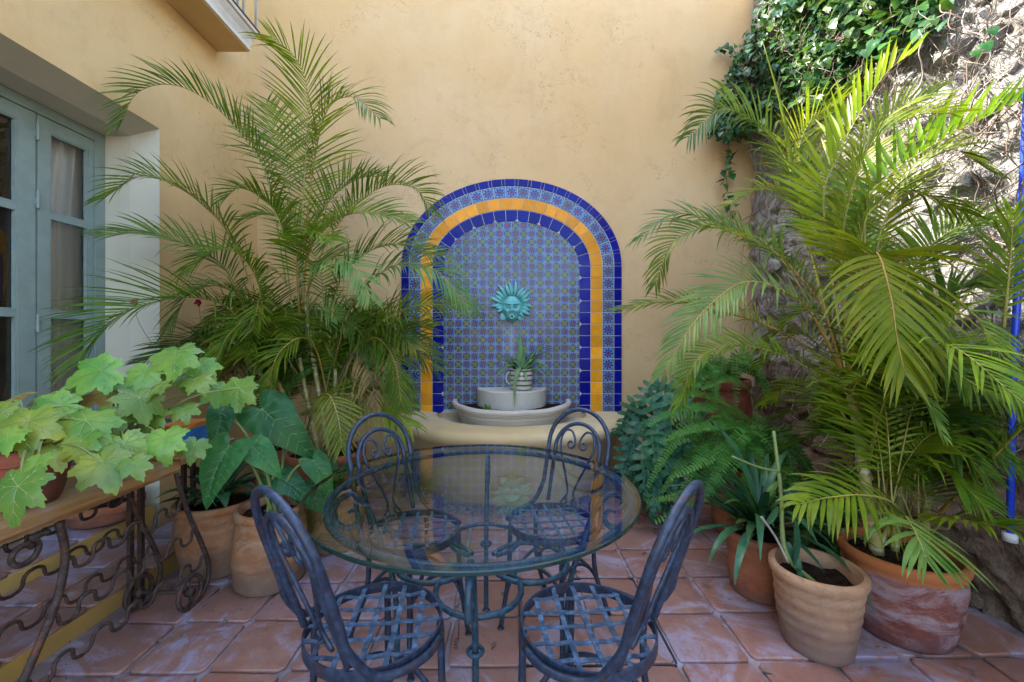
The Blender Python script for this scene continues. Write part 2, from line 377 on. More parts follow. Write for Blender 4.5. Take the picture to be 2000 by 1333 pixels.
# ------------------------------------------------------------------ mesh builder and object helpers
ORG = {}
class MB:
    def __init__(s): s.v = []; s.f = []; s.mi = []; s.uv = None
    def face(s, idx, mi=0): s.f.append(idx); s.mi.append(mi)
    def quadbox(s, p, mi=0):
        b = len(s.v); s.v += [tuple(x) for x in p]
        for q in ((0,3,2,1),(4,5,6,7),(0,1,5,4),(1,2,6,5),(2,3,7,6),(3,0,4,7)): s.face([b+i for i in q], mi)
    def box(s, x0, y0, z0, x1, y1, z1, mi=0):
        s.quadbox([(x0,y0,z0),(x1,y0,z0),(x1,y1,z0),(x0,y1,z0),(x0,y0,z1),(x1,y0,z1),(x1,y1,z1),(x0,y1,z1)], mi)
    def beam(s, a, b, wx, wz, up=V((0,0,1)), mi=0):
        a, b = V(a), V(b); t = (b-a).normalized(); sd = t.cross(up)
        if sd.length < 1e-4: sd = t.cross(V((0,1,0)))
        sd.normalize(); u = sd.cross(t)
        p = []
        for q in (a, b):
            for i, j in ((-1,-1),(1,-1),(1,1),(-1,1)): p.append(q+sd*i*wx/2+u*j*wz/2)
        s.quadbox([p[0],p[1],p[2],p[3],p[4],p[5],p[6],p[7]], mi)
    def tube(s, pts, rad, n=8, closed=False, mi=0, cap=True):
        pts = [V(p) for p in pts]; m = len(pts)
        if not hasattr(rad, '__len__'): rad = [rad]*m
        b = len(s.v); prev = None
        for i, p in enumerate(pts):
            if closed: t = pts[(i+1) % m]-pts[i-1]
            else: t = pts[min(i+1, m-1)]-pts[max(i-1, 0)]
            if t.length < 1e-9: t = V((0,0,1))
            t.normalize()
            if prev is None:
                a = t.cross(V((0,0,1)))
                if a.length < .05: a = t.cross(V((0,1,0)))
                a.normalize()
            else:
                a = prev-t*prev.dot(t)
                if a.length < 1e-6: a = t.cross(V((1,0,.3)))
                a.normalize()
            prev = a; c = t.cross(a)
            for k in range(n):
                g = 2*math.pi*k/n
                q = p+(a*math.cos(g)+c*math.sin(g))*rad[i]; s.v.append((q.x, q.y, q.z))
        for i in range(m if closed else m-1):
            j = (i+1) % m
            for k in range(n):
                l = (k+1) % n
                s.face([b+i*n+k, b+i*n+l, b+j*n+l, b+j*n+k], mi)
        if cap and not closed:
            s.face([b+k for k in range(n)][::-1], mi); s.face([b+(m-1)*n+k for k in range(n)], mi)
    def lathe(s, prof, cx=0, cy=0, n=40, mi=0, wob=0, seed=0, a0=0, a1=2*math.pi, sx=1, sy=1):
        full = abs(a1-a0-2*math.pi) < 1e-6
        m = n if full else n+1; b = len(s.v)
        for (r, z) in prof:
            for k in range(m):
                a = a0+(a1-a0)*k/n
                q = r
                if wob: q = r*(1+wob*mnoise.noise((math.cos(a)*1.3+seed, math.sin(a)*1.3, z*6)))
                s.v.append((cx+q*sx*math.cos(a), cy+q*sy*math.sin(a), z))
        for i in range(len(prof)-1):
            for k in range(n):
                l = (k+1) % m
                s.face([b+i*m+k, b+i*m+l, b+(i+1)*m+l, b+(i+1)*m+k], mi)
    def soil(s, cx, cy, z, r, n=30, rings=9, mi=0):
        b = len(s.v); s.v.append((cx, cy, z+.006))
        for l in range(1, rings+1):
            for k in range(n):
                a = 2*math.pi*k/n+.1*l; q = r*l/rings
                x, y = cx+q*math.cos(a), cy+q*math.sin(a)
                s.v.append((x, y, z+.016*mnoise.noise((x*22, y*22, 1))+.012*mnoise.noise((x*70, y*70, 4))))
        for k in range(n): s.face([b, b+1+k, b+1+(k+1) % n], mi)
        for l in range(rings-1):
            for k in range(n): s.face([b+1+l*n+k, b+1+(l+1)*n+k, b+1+(l+1)*n+(k+1) % n, b+1+l*n+(k+1) % n], mi)
    def disc(s, cx, cy, z, r, n=32, mi=0, noise=0):
        b = len(s.v); s.v.append((cx, cy, z+noise)); 
        for k in range(n):
            a = 2*math.pi*k/n; s.v.append((cx+r*math.cos(a), cy+r*math.sin(a), z+rnd.uniform(-noise, noise)))
        for k in range(n): s.face([b, b+1+k, b+1+(k+1) % n], mi)
    def mesh(s, name, mats, off=V((0,0,0)), smooth=True):
        me = bpy.data.meshes.new(name)
        me.from_pydata([(x-off.x, y-off.y, z-off.z) for x, y, z in s.v], [], s.f)
        for m in mats: me.materials.append(m)
        if len(mats) > 1: me.polygons.foreach_set('material_index', s.mi)
        if smooth: me.polygons.foreach_set('use_smooth', [True]*len(s.f))
        if s.uv:
            l = me.uv_layers.new(name='UVMap'); l.data.foreach_set('uv', [c for q in s.uv for c in q])
        me.update(); return me
    def build(s, name, mats, parent=None, smooth=True, auto=None):
        if not isinstance(mats, (list, tuple)): mats = [mats]
        off = ORG.get(parent.name, V((0,0,0))) if parent else V((0,0,0))
        me = s.mesh(name, mats, off, smooth)
        if auto and smooth: me.set_sharp_from_angle(angle=R(auto))
        o = bpy.data.objects.new(name, me); C.objects.link(o)
        if parent: o.parent = parent; ORG[o.name] = off
        else: ORG[o.name] = V((0,0,0))
        return o

def thing(name, label, cat, loc=(0,0,0), group=None, kind=None):
    o = bpy.data.objects.new(name, None); C.objects.link(o); o.location = loc; o.empty_display_size = .1
    o['label'] = label; o['category'] = cat
    if group: o['group'] = group
    if kind: o['kind'] = kind
    ORG[o.name] = V(loc); return o
def tag(o, label=None, cat=None, group=None, kind=None):
    if label: o['label'] = label
    if cat: o['category'] = cat
    if group: o['group'] = group
    if kind: o['kind'] = kind
    return o
def inst(name, me, parent, loc, rot=(0,0,0), scl=(1,1,1)):
    o = bpy.data.objects.new(name, me); C.objects.link(o)
    off = ORG.get(parent.name, V((0,0,0))) if parent else V((0,0,0))
    o.parent = parent; o.location = V(loc)-off; o.rotation_euler = rot; o.scale = scl
    return o
def minst(name, me, parent, mat):
    o = bpy.data.objects.new(name, me); C.objects.link(o); o.parent = parent
    off = ORG.get(parent.name, V((0,0,0)))
    o.matrix_local = Matrix.Translation(-off) @ mat
    return o
def copy_tree(o, parent=None):
    c = o.copy(); C.objects.link(c)
    if parent: c.parent = parent
    for ch in list(o.children): copy_tree(ch, c)
    return c

def catmull(pts, n):
    pts = [V(p) for p in pts]
    if len(pts) == 2: return [pts[0].lerp(pts[1], i/n) for i in range(n+1)]
    q = [pts[0]*2-pts[1]]+pts+[pts[-1]*2-pts[-2]]
    out = []; segs = len(pts)-1
    dense = []
    for i in range(segs):
        a, b, c, d = q[i:i+4]
        for k in range(12):
            t = k/12
            dense.append(((b*2)+(c-a)*t+(a*2-b*5+c*4-d)*t*t+(b*3-a-c*3+d)*t**3)*.5)
    dense.append(pts[-1])
    L = [0]
    for i in range(1, len(dense)): L.append(L[-1]+(dense[i]-dense[i-1]).length)
    j = 0
    for i in range(n+1):
        s = L[-1]*i/n
        while j < len(L)-2 and L[j+1] < s: j += 1
        f = (s-L[j])/max(1e-9, L[j+1]-L[j]); out.append(dense[j].lerp(dense[j+1], min(1, f)))
    return out
# ------------------------------------------------------------------ ground and floor
mb = MB(); mb.box(-60, -60, -.30, 60, 60, -.06); tag(mb.build('ground', M['earth'], smooth=False), kind='structure')
fl = MB()
fl.box(-2.30, -6, -.055, 2.6, 4.2, -.006)
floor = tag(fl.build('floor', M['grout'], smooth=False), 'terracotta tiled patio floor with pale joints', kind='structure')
def tile_mesh(sx, sy, seed, th=.02, bev=.0026):
    r = random.Random(seed); m = MB(); loops = []
    base = []
    c = [(-1,-1),(1,-1),(1,1),(-1,1)]
    for k in range(4):
        a, b = c[k], c[(k+1) % 4]
        for t in (.05, .5, .95):
            base.append(((a[0]+(b[0]-a[0])*t)*sx/2+r.uniform(-.0035,.0035), (a[1]+(b[1]-a[1])*t)*sy/2+r.uniform(-.0035,.0035)))
    n = len(base)
    for (ins, z) in ((0, -.010), (0, .001), (bev, .0055), (bev*3, .0062)):
        for (x, y) in base:
            d = math.hypot(x, y); m.v.append((x*(1-ins/d), y*(1-ins/d), z))
    for l in range(3):
        for k in range(n):
            m.face([l*n+k, l*n+(k+1) % n, (l+1)*n+(k+1) % n, (l+1)*n+k])
    m.v.append((0, 0, .0066+r.uniform(-.001, .001)))
    for k in range(n): m.face([3*n+k, 3*n+(k+1) % n, 4*n])
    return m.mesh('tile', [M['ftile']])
TX, TY = .297, .287
fm = [tile_mesh(TX-.017, TY-.016, s) for s in range(9)]
hid = MB()
far_m = MB()
for i in range(-6, 8):
    for j in range(-24, 9):
        x = .06+TX*(i+.5); y = 1.62+.028*(x-.6)+TY*(j+.5)
        if x-TX/2 < -1.81 or x+TX/2 > 2.22 or y > 3.75: continue
        dx = (x-.04); 
        if (dx/1.0)**2+((3.9-y)/.98)**2 < 1.0: continue          # under the fountain and its gravel
        me = fm[rnd.randrange(9)]; rz = rnd.choice((0, math.pi))+rnd.uniform(-.012, .012)
        z = rnd.uniform(-.0015, .0015)
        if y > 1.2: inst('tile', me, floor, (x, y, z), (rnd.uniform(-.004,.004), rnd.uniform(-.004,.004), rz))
        else:
            b = len(far_m.v)
            far_m.v += [(v.co.x+x, v.co.y+y, v.co.z) for v in me.vertices]
            for p in me.polygons: far_m.face([b+q for q in p.vertices])
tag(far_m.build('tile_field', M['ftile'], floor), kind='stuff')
# dark open joint of the lift-out hatch
hm = MB()
for (x0, y0, x1, y1) in ((.055, 1.61, .062, 2.195), (.649, 1.63, .656, 2.21), (.062, 2.194, .649, 2.200), (.062, 1.613, .649, 1.619)):
    hm.box(x0, y0, -.009, x1, y1, .0015)
hm.build('hatch_frame', M['darkmetal'], floor, smooth=False)

# ------------------------------------------------------------------ back garden wall
WY = 3.9
bw = thing('garden_wall', 'tall ochre stucco wall behind the tiled fountain', 'wall', (0, WY, 0))
def wallgrid(x0, x1, z0, z1, nx, nz):
    m = MB()
    for j in range(nz+1):
        for i in range(nx+1):
            x = x0+(x1-x0)*i/nx; z = z0+(z1-z0)*j/nz
            d = .010*mnoise.noise((x*.9, z*.9, 3))+.004*mnoise.noise((x*4, z*4, 9))
            m.v.append((x, WY+d, z))
    for j in range(nz):
        for i in range(nx):
            a = j*(nx+1)+i; m.face([a, a+1, a+nx+2, a+nx+1])
    return m
m = wallgrid(-2.32, 2.30, 0, 4.45, 60, 60); m.build('wall_face', M['stucco'], bw)
m = MB(); m.box(-2.32, WY+.03, 0, 2.30, WY+.30, 4.45); m.build('wall_core', M['stucco'], bw, smooth=False)
m = MB(); m.box(-2.5, WY-.0, 4.452, 2.30, WY+.34, 4.50); m.build('coping', M['stucco'], bw, smooth=False)

# ------------------------------------------------------------------ house on the left
HX = -2.30
house = thing('house', 'ochre house wall with deep set glazed door on the left', 'house', (HX, 2.0, 0))
HT = 6.6  # top is out of view, height set to place the rubble wall's shadow edge
m = MB()
m.box(HX-.34, 2.80, 0, HX, 9.0, HT)                 # wall beyond the door, carried on unseen past the back wall to block sun
m.box(HX-.34, -3.0, 2.63, HX, 2.80, HT)             # above the lintel
m.box(HX-.34, -3.0, 0, HX, .55, 2.63)               # near pier
m.build('wall', M['stucco2'], house, smooth=False)
m = MB(); m.box(HX-6, -3, HT+.002, HX+.0, 9, HT+.2); m.build('roof', M['stucco2'], house, smooth=False)
# splayed cream surround: outer chamfer then straight reveal, right jamb and soffit
ja = [(HX+.004, 2.800), (-2.455, 2.760), (-2.645, 2.752)]   # x, y of the right jamb
sz = [2.632, 2.566, 2.560]                                 # soffit heights
m = MB()
for k in range(2):
    (xa, ya), (xb, yb) = ja[k], ja[k+1]
    b = len(m.v); m.v += [(xa, ya, 0), (xb, yb, 0), (xb, yb, sz[k+1]), (xa, ya, sz[k])]; m.face([b, b+1, b+2, b+3])
m.build('door_jamb', M['cream'], house, smooth=False)
m = MB()
for k in range(2):
    (xa, ya), (xb, yb) = ja[k], ja[k+1]
    b = len(m.v); m.v += [(xa, ya, sz[k]), (xb, yb, sz[k+1]), (xb, .6, sz[k+1]), (xa, .56, sz[k])]; m.face([b, b+1, b+2, b+3])
m.build('lintel_soffit', M['cream'], house, smooth=False)
m = MB()
b = 0; m.v += [(HX+.004, .56, 0), (-2.645, .6, 0), (-2.645, .6, 2.56), (HX+.004, .56, 2.632)]; m.face([0,1,2,3])
m.build('door_jamb', M['cream'], house, smooth=False)
# step and threshold
m = MB(); m.box(HX+.002, .3, -.005, -1.80, 2.44, .072); st = m.build('step', M['yellow_riser'], house, smooth=False)
m = MB(); m.box(-2.66, .6, .0, HX+.02, 2.745, .155); th = m.build('threshold', M['yellow_riser'], house, smooth=False)
stm = tile_mesh(.235, .30, 40); thm = tile_mesh(.31, .30, 41)
for k in range(6):
    y = .75+.31*k
    for x in (-2.165, -1.92): inst('tile', stm, st, (x, y, .080), (0, 0, rnd.choice((0, math.pi))))
    inst('tile', thm, th, (-2.44, y+.12, .163), (0, 0, rnd.choice((0, math.pi))))
# glazed door
DX = -2.62
m = MB()
m.box(DX-.05, 2.685, .16, DX+.010, 2.750, 2.559)                 # right frame post
m.box(DX-.05, .62, 2.50, DX+.010, 2.685, 2.559)                 # head
m.build('door_frame', M['door'], house, smooth=False)
for (y0, y1, nm) in ((2.362, 2.682, 'right'), (1.50, 2.352, 'left')):
    m = MB(); x0, x1 = DX-.045, DX+.002
    so_, si = (.065, .030) if nm == 'right' else (.085, .085)
    m.box(x0, y0, .17, x1, y0+so_+.0, 2.497); m.box(x0, y1-si-(.0 if nm == 'right' else 0), .17, x1, y1, 2.497)
    m.box(x0, y0+so_, 2.425, x1, y1-si, 2.497); m.box(x0, y0+so_, .17, x1, y1-si, .30)
    lf = m.build('door_leaf', M['door'], house, smooth=False)
    # glazing bead, set back
    zs = [.30, .80, 1.385, 1.955, 2.425]
    for k in range(3):
        m = MB(); m.box(x0+.008, y0+so_, zs[k+1]-.0145, x1-.006, y1-si, zs[k+1]+.0145); m.build('muntin', M['door'], lf, smooth=False)
    for k in range(4):
        za, zb = zs[k]+(.0145 if k else 0), zs[k+1]-(.0145 if k < 3 else 0)
        m = MB(); b = 0; xx = x0+.020
        m.v += [(xx, y0+so_, za), (xx, y1-si, za), (xx, y1-si, zb), (xx, y0+so_, zb)]; m.face([0, 1, 2, 3])
        m.build('pane', M['pane'], lf, smooth=False)
        m = MB(); t = .009
        for (a, c_, d, e) in ((y0+so_, za, y0+so_+t, zb), (y1-si-t, za, y1-si, zb), (y0+so_+t, za, y1-si-t, za+t), (y0+so_+t, zb-t, y1-si-t, zb)):
            m.box(x0+.022, a, c_, x1-.004, d, e)
        m.build('glazing_bead', M['door'], lf, smooth=False)
for z in (2.40, 2.02, 1.33, .60):
    m = MB(); m.tube([(DX+.010, 2.357, z-.05), (DX+.010, 2.357, z+.05)], .0075, 8)
    m.box(DX+.0025, 2.340, z-.035, DX+.0065, 2.375, z+.005); m.build('hinge', M['door'], house, smooth=False)
# room behind the glass
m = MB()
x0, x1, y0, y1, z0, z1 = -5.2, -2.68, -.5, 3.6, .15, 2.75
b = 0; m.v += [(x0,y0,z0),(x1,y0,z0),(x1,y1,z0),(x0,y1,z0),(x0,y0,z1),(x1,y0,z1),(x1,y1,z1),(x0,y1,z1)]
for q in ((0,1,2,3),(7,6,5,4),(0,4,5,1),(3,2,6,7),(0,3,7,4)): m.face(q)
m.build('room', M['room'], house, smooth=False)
# curtain hanging inside
m = MB(); ny, nz = 60, 12
for j in range(nz+1):
    for i in range(ny+1):
        z = .22+(2.50-.22)*j/nz
        f = i/ny; pull = max(0, (z-1.95)/.55)
        y = 2.43+.33*f+(.10*pull*(1-f) if j else 0)
        x = -2.735+.028*math.sin(f*26+.4*z)+.014*math.sin(f*57+1.3*z)+.02*mnoise.noise((f*5, z*.8, 1))
        m.v.append((x, y, z))
for j in range(nz):
    for i in range(ny): a = j*(ny+1)+i; m.face([a, a+1, a+ny+2, a+ny+1])
tag(m.build('curtain', M['curtain']), 'white cloth curtain hanging behind the sage green glazed door', 'curtain')
# balcony at upper left
prof = [(-2.043, 3.525), (-2.036, 3.527), (-2.033, 3.540), (-2.043, 3.546), (-2.040, 3.560), (-2.020, 3.600), (-1.998, 3.628), (-1.990, 3.640), (-1.998, 3.648), (-1.978, 3.652), (-1.972, 3.672)]
m = MB(); ys = (-1.0, 3.366)
for y in ys:
    for (x, z) in [(HX, 3.525)]+prof+[(HX, 3.672)]: m.v.append((x, y, z))
n = len(prof)+2
for k in range(n): m.face([k, (k+1) % n, n+(k+1) % n, n+k])
m.face(list(range(n))[::-1]); m.face(list(range(n, 2*n)))
bal = m.build('balcony', M['slab'], house, smooth=False)
m = MB(); m.box(HX+.004, -1.0, 3.519, -2.050, 3.362, 3.5245); m.build('soffit', M['stucco2'], bal, smooth=False)
m = MB(); m.box(HX+.003, -1.0, 3.6735, -1.965, 3.370, 3.683); m.build('edge_strip', M['darkmetal'], bal, smooth=False)
for k, y in enumerate([3.345, 3.19, 3.12]+[3.05-.11*i for i in range(14)]):
    m = MB(); m.tube([(-1.985, y, 3.68), (-1.985, y, 4.50)], .0075, 8); m.build('baluster', M['greybar'], bal)
m = MB(); m.tube([(-1.985, -1, 4.51), (-1.985, 3.36, 4.51)], .016, 8); m.build('handrail', M['greybar'], bal)

# ------------------------------------------------------------------ rubble wall on the right
RX = 2.25
def rockx(y, z):
    q = mnoise.noise((y*5.2, z*7.5, 5)); q2 = mnoise.noise((y*12, z*15, 8))
    d = .050*mnoise.noise((y*1.6, z*1.6, 1.3))+.055*(1-abs(q)*2.2)*.6+.034*(1-abs(q2)*2)*.6+.014*mnoise.noise((y*27, z*27, 2))-.03
    foot = .10*max(0, min(1, (.62-z)/.25))*(.7+.6*mnoise.noise((y*2, 0, 4)))
    return RX-d-foot
m = MB(); ys = [.2+.020*i for i in range(int(3.68/.020)+1)]; zs = [-.02+.022*j for j in range(212)]
for z in zs:
    for y in ys: m.v.append((rockx(y, z), y, z))
ny = len(ys)
for j in range(len(zs)-1):
    for i in range(ny-1): a = j*ny+i; m.face([a, a+ny, a+ny+1, a+1])
rw = thing('stone_wall', 'rough rubble stone wall with pale plaster on the sunny right side', 'wall', (RX, 2, 0))
m.build('wall_face', M['rock'], rw)
m = MB(); m.box(RX+.17, .2, 0, RX+.6, 4.2, 4.6); m.build('wall_core', M['rock'], rw, smooth=False)
m = MB(); m.box(RX+.03, 3.86, 0, RX+.17, 4.2, 4.6); m.build('wall_end', M['rock'], rw, smooth=False)
def stone_mesh(seed):
    import bmesh
    bm = bmesh.new(); bmesh.ops.create_icosphere(bm, subdivisions=2, radius=1)
    r = random.Random(seed); o = r.uniform(0, 50)
    for v in bm.verts:
        d = 1+.42*mnoise.noise(v.co*1.1+V((o, 0, 0)))+.16*mnoise.noise(v.co*3+V((0, o, 0)))
        v.co *= d
        v.co.x = max(-.62, min(.62, v.co.x))
    me = bpy.data.meshes.new('stone'); bm.to_mesh(me); bm.free(); me.materials.append(M['rock'])
    me.polygons.foreach_set('use_smooth', [True]*len(me.polygons)); me.set_sharp_from_angle(angle=R(32)); return me
sms = [stone_mesh(s) for s in range(8)]
k = 0; placed = []
while k < 260:
    y = rnd.uniform(1.62, 3.75); z = rnd.betavariate(1, 1.1)*3.6
    s = rnd.uniform(.022, .085)*(1.25 if z < .9 else 1)
    if any((y-a)**2+(z-b)**2 < (.8*(s+c))**2 for a, b, c in placed): 
        if rnd.random() < .98: continue
    placed.append((y, z, s)); k += 1
    inst('stone', sms[rnd.randrange(8)], rw, (rockx(y, z)+s*.12, y, z), (rnd.uniform(-.5,.5), rnd.uniform(-.3,.3), rnd.uniform(-.3,.3)), (s*rnd.uniform(.5,.8), s*rnd.uniform(.9,1.7), s*rnd.uniform(.6,1.0)))
# chicken wire stapled over the rubble
m = MB(); hx = .034
def wp(y, z): return V((rockx(y, z)-.03-.012*mnoise.noise((y*3, z*3, 7)), y, z))
yy0, yy1, zz0, zz1 = 1.70, 2.95, .75, 3.25
dy, dz = hx*1.5, hx*math.sqrt(3)
ii = int((yy1-yy0)/dy); jj = int((zz1-zz0)/dz)
for i in range(ii):
    for j in range(jj):
        cy = yy0+i*dy; cz = zz0+j*dz+(dz/2 if i % 2 else 0)
        hole = mnoise.noise((cy*1.5, cz*1.5, 22))
        if hole > .33: continue
        pts = [wp(cy+hx*math.cos(a), cz+hx*math.sin(a)) for a in (0, math.pi/3, 2*math.pi/3, math.pi)]
        for q in range(3): m.tube([pts[q], pts[q+1]], .0015, 3, cap=False)
tag(m.build('wire_mesh', M['wire'], rw), kind='stuff')

# ------------------------------------------------------------------ tiled arch
AX, AZ = .0424, 1.906          # axis and springing height
TF = WY-.018
px = lambda p: p*WY/FPX
ea, eb = px(131.6), px(87.0)
BOT = .560
arch = thing('tiled_arch', 'arched wall panel of blue and yellow glazed tiles behind the fountain', 'tile panel', (AX, WY, BOT))
def curve(d, t):
    "inner ellipse offset outwards by d, t in 0..1 from left springing over the top to right"
    a = math.pi*(1-t); x, z = ea*math.cos(a), eb*math.sin(a)
    nx, nz = math.cos(a)*eb, math.sin(a)*ea; l = math.hypot(nx, nz)
    return AX+x+nx/l*d, AZ+z+nz/l*d
NS = 400
def cells(d, step):
    pts = [curve(d, i/NS) for i in range(NS+1)]; L = [0]
    for i in range(NS): L.append(L[-1]+math.dist(pts[i], pts[i+1]))
    n = round(L[-1]/step); out = []; j = 0
    for k in range(n+1):
        s = L[-1]*k/n
        while j < NS-1 and L[j+1] < s: j += 1
        out.append((j+(s-L[j])/max(1e-9, L[j+1]-L[j]))/NS)
    return out
def tilepoly(name, poly, mat, par, y0=0.0, th=.010, uv=None, g=.0024):
    "poly: (x,z) ring, convex; an inset, bevelled glazed tile"
    n = len(poly); cx = sum(p[0] for p in poly)/n; cz = sum(p[1] for p in poly)/n
    m = MB(); rings = ((g, 0.0), (g, -th+.002), (g+.002, -th))
    ymid = TF+y0
    for ins, dy in rings:
        for (x, z) in poly:
            l = math.hypot(x-cx, z-cz); f = max(.1, 1-ins*1.35/l)
            m.v.append((cx+(x-cx)*f, ymid+dy, cz+(z-cz)*f))
    for l in range(2):
        for k in range(n): m.face([l*n+k, l*n+(k+1) % n, (l+1)*n+(k+1) % n, (l+1)*n+k])
    m.face([2*n+k for k in range(n)])
    if uv:
        m.uv = []
        for f in m.f:
            for q in f: m.uv.append(uv[q % n])
    return m.build(name, mat, par, smooth=False)
# bed
m = MB(); out = [(AX-ea-.372, BOT)]+[curve(.372, i/60) for i in range(61)]+[(AX+ea+.372, BOT)]
n = len(out)
for y in (WY+.02, TF+.003):
    for x, z in out: m.v.append((x, y, z))
for k in range(n): m.face([k, (k+1) % n, n+(k+1) % n, n+k])
m.face([n+k for k in range(n)])
m.build('grout_bed', M['tilegrout'], arch, smooth=False)
m = MB(); yb = TF-.0062
ring = [((AX-ea-.003, BOT), (AX-ea-.386, BOT))]+[(curve(.003, i/80), curve(.386, i/80)) for i in range(81)]+[((AX+ea+.003, BOT), (AX+ea+.386, BOT))]
for (i0, o0) in ring: m.v += [(i0[0], yb, i0[1]), (o0[0], yb, o0[1])]
for k in range(len(ring)-1): m.face([2*k, 2*k+1, 2*k+3, 2*k+2])
m.build('grout_band', M['tilegrout'], arch, smooth=False)
B = [0, .1035, .2105, .3175, .3885]
bands = [('blue_tile', 'blue_tile'), ('yellow_tile', 'yellow_tile'), ('border_tile', 'talC'), ('edge_tile', 'blue_tile')]
for bi, (nm, mk) in enumerate(bands):
    d0, d1 = B[bi], B[bi+1]
    proud = [.0, -.001, -.0005, -.002][bi]
    # straight sides
    k = 0; z1 = AZ
    while z1 > BOT+.01:
        z0 = max(BOT, z1-.1062)
        for sg in (-1, 1):
            xa, xb = AX+sg*(ea+d0), AX+sg*(ea+d1)
            if nm == 'blue_tile':
                c = .020                         # a clipped inner corner on every second joint
                if k % 2: poly = [(xa, z0), (xb, z0), (xb, z1), (xa+sg*c, z1), (xa, z1-c)]
                else: poly = [(xa+sg*c, z0), (xb, z0), (xb, z1), (xa, z1), (xa, z0+c)]
                tilepoly(nm, poly, M[mk], arch, proud)
            else:
                poly = [(xa, z0), (xb, z0), (xb, z1), (xa, z1)]
                tilepoly(nm, poly, M[mk], arch, proud, uv=[(0,0),(1,0),(1,1),(0,1)] if mk == 'talC' else None)
        z1 = z0; k += 1
    ts = cells((d0+d1)/2 if bi < 3 else d1, .1062 if bi != 3 else .125)
    seq = []
    for k in range(len(ts)-1):
        if bi == 3: c = ts[k]+(ts[k+1]-ts[k])*.76; seq += [(ts[k], c), (c, ts[k+1])]
        elif bi == 2: c = ts[k]+(ts[k+1]-ts[k])*1.0; seq += [(ts[k], c)]
        else: seq.append((ts[k], ts[k+1]))
    for k, (ta, tb) in enumerate(seq):
        tm = (ta+tb)/2
        i0, i1, im = curve(d0, ta), curve(d0, tb), curve(d0, tm)
        o0, o1, om = curve(d1, ta), curve(d1, tb), curve(d1, tm)
        if nm == 'blue_tile':
            def lp(a, b, l): q = math.dist(a, b); return (a[0]+(b[0]-a[0])*l/q, a[1]+(b[1]-a[1])*l/q)
            if k % 2: poly = [lp(i0, i1, .018), i1, o1, om, o0, lp(i0, o0, .018)]
            else: poly = [i0, lp(i1, i0, .018), lp(i1, o1, .018), o1, om, o0]
            tilepoly(nm, poly, M[mk], arch, proud)
        else:
            uv = [(0,0),(.5,0),(1,0),(1,1),(.5,1),(0,1)] if mk == 'talC' else None
            tilepoly(nm, [i0, im, i1, o1, om, o0], M[mk], arch, proud, uv=uv)
# field tiles, one shared mesh per pattern
ft = px(15.87); fmesh = {}
for kd in 'AB':
    m = MB(); h = ft/2-.0009
    for (s, y) in ((h, .004), (h, -.0032), (h-.0012, -.004)):
        for (a, b_) in ((-1,-1),(1,-1),(1,1),(-1,1)): m.v.append((a*s, y, b_*s))
    for l in range(2):
        for k in range(4): m.face([l*4+k, l*4+(k+1) % 4, (l+1)*4+(k+1) % 4, (l+1)*4+k])
    m.face([8, 9, 10, 11])
    m.uv = [[(0,0),(1,0),(1,1),(0,1)][q % 4] for f in m.f for q in f]
    fmesh[kd] = m.mesh('field_tile', [M['tal'+kd]], smooth=False)
zt = AZ+eb-.012
fl_single = 0; rest = {'A': MB(), 'B': MB()}
for kd in 'AB': rest[kd].uv = []
cand = []
for j in range(40):
    z = zt-ft*(j+.5)+.01
    if z < BOT: break
    for i in range(-9, 9):
        x = AX+ft*(i+.5)
        if abs(x-AX)-ft*.45 > ea: continue
        if z > AZ and ((abs(x-AX)-ft*.5)/(ea+.01))**2+((z-ft*.5-AZ)/(eb+.01))**2 > 1: continue
        if z+ft*.5 < .70 and abs(x-AX) < .30: continue
        cand.append((x, z, 'A' if (i+j) % 2 else 'B'))
cand.sort(key=lambda q: (q[1] < .95, abs(q[0]-AX-.08) > .60, abs(q[1]-1.4)))
for k, (x, z, kd) in enumerate(cand):
    if k < 296: inst('field_tile', fmesh[kd], arch, (x, TF+rnd.uniform(-.0006,.0006), z), (0, rnd.uniform(-.012,.012), 0))
    else:
        mm = rest[kd]; b = len(mm.v)
        for v in fmesh[kd].vertices: mm.v.append((v.co.x+x, v.co.y+TF, v.co.z+z))
        for p in fmesh[kd].polygons:
            mm.face([b+q for q in p.vertices]); mm.uv += [[(0,0),(1,0),(1,1),(0,1)][q % 4] for q in p.vertices]
for kd in 'AB':
    if rest[kd].f: tag(rest[kd].build('field_tile', M['tal'+kd], arch, smooth=False), kind='stuff')

# ------------------------------------------------------------------ wall fountain
ft_ = thing('fountain', 'ochre half round wall fountain with stone bowl below the tiled arch', 'fountain', (AX, WY, 0))
def half(prof, a, b, n=64, closed=False):
    "profile of (scale inwards, z) swept round a half ellipse with half axes a, b in front of the wall"
    m = MB(); k = len(prof)
    for i in range(n+1):
        t = math.pi*i/n; c, s = math.cos(t), math.sin(t)
        for (o, z) in prof:
            w1 = .006*mnoise.noise((c*2, s*2, z*3))
            m.v.append((AX+(a+o+w1)*c, WY-.005-(b+o+w1)*s, z+.004*mnoise.noise((c*3, s*3, 5))))
    for i in range(n):
        for j in range(k-1):
            a_ = i*k+j; m.face([a_, a_+1, a_+k+1, a_+k])
    return m
prof = [(-.20, -.02), (-.17, .10), (-.13, .30), (-.09, .40), (-.055, .445), (-.025, .465), (.0, .487), (.012, .515), (.008, .542), (-.014, .562), (-.05, .572), (-.12, .576), (-.30, .572), (-.335, .566), (-.345, .55), (-.345, .50)]
m = half(prof, 1.02, .95); m.build('basin', M['ledge'], ft_)
m = MB(); nn = 48
m.v.append((AX, WY, .515))
for i in range(nn+1):
    t = math.pi*i/nn; m.v.append((AX+.70*math.cos(t), WY-.62*math.sin(t), .515))
for i in range(nn): m.face([0, i+1, i+2])
m.build('trough_floor', M['limew'], ft_)
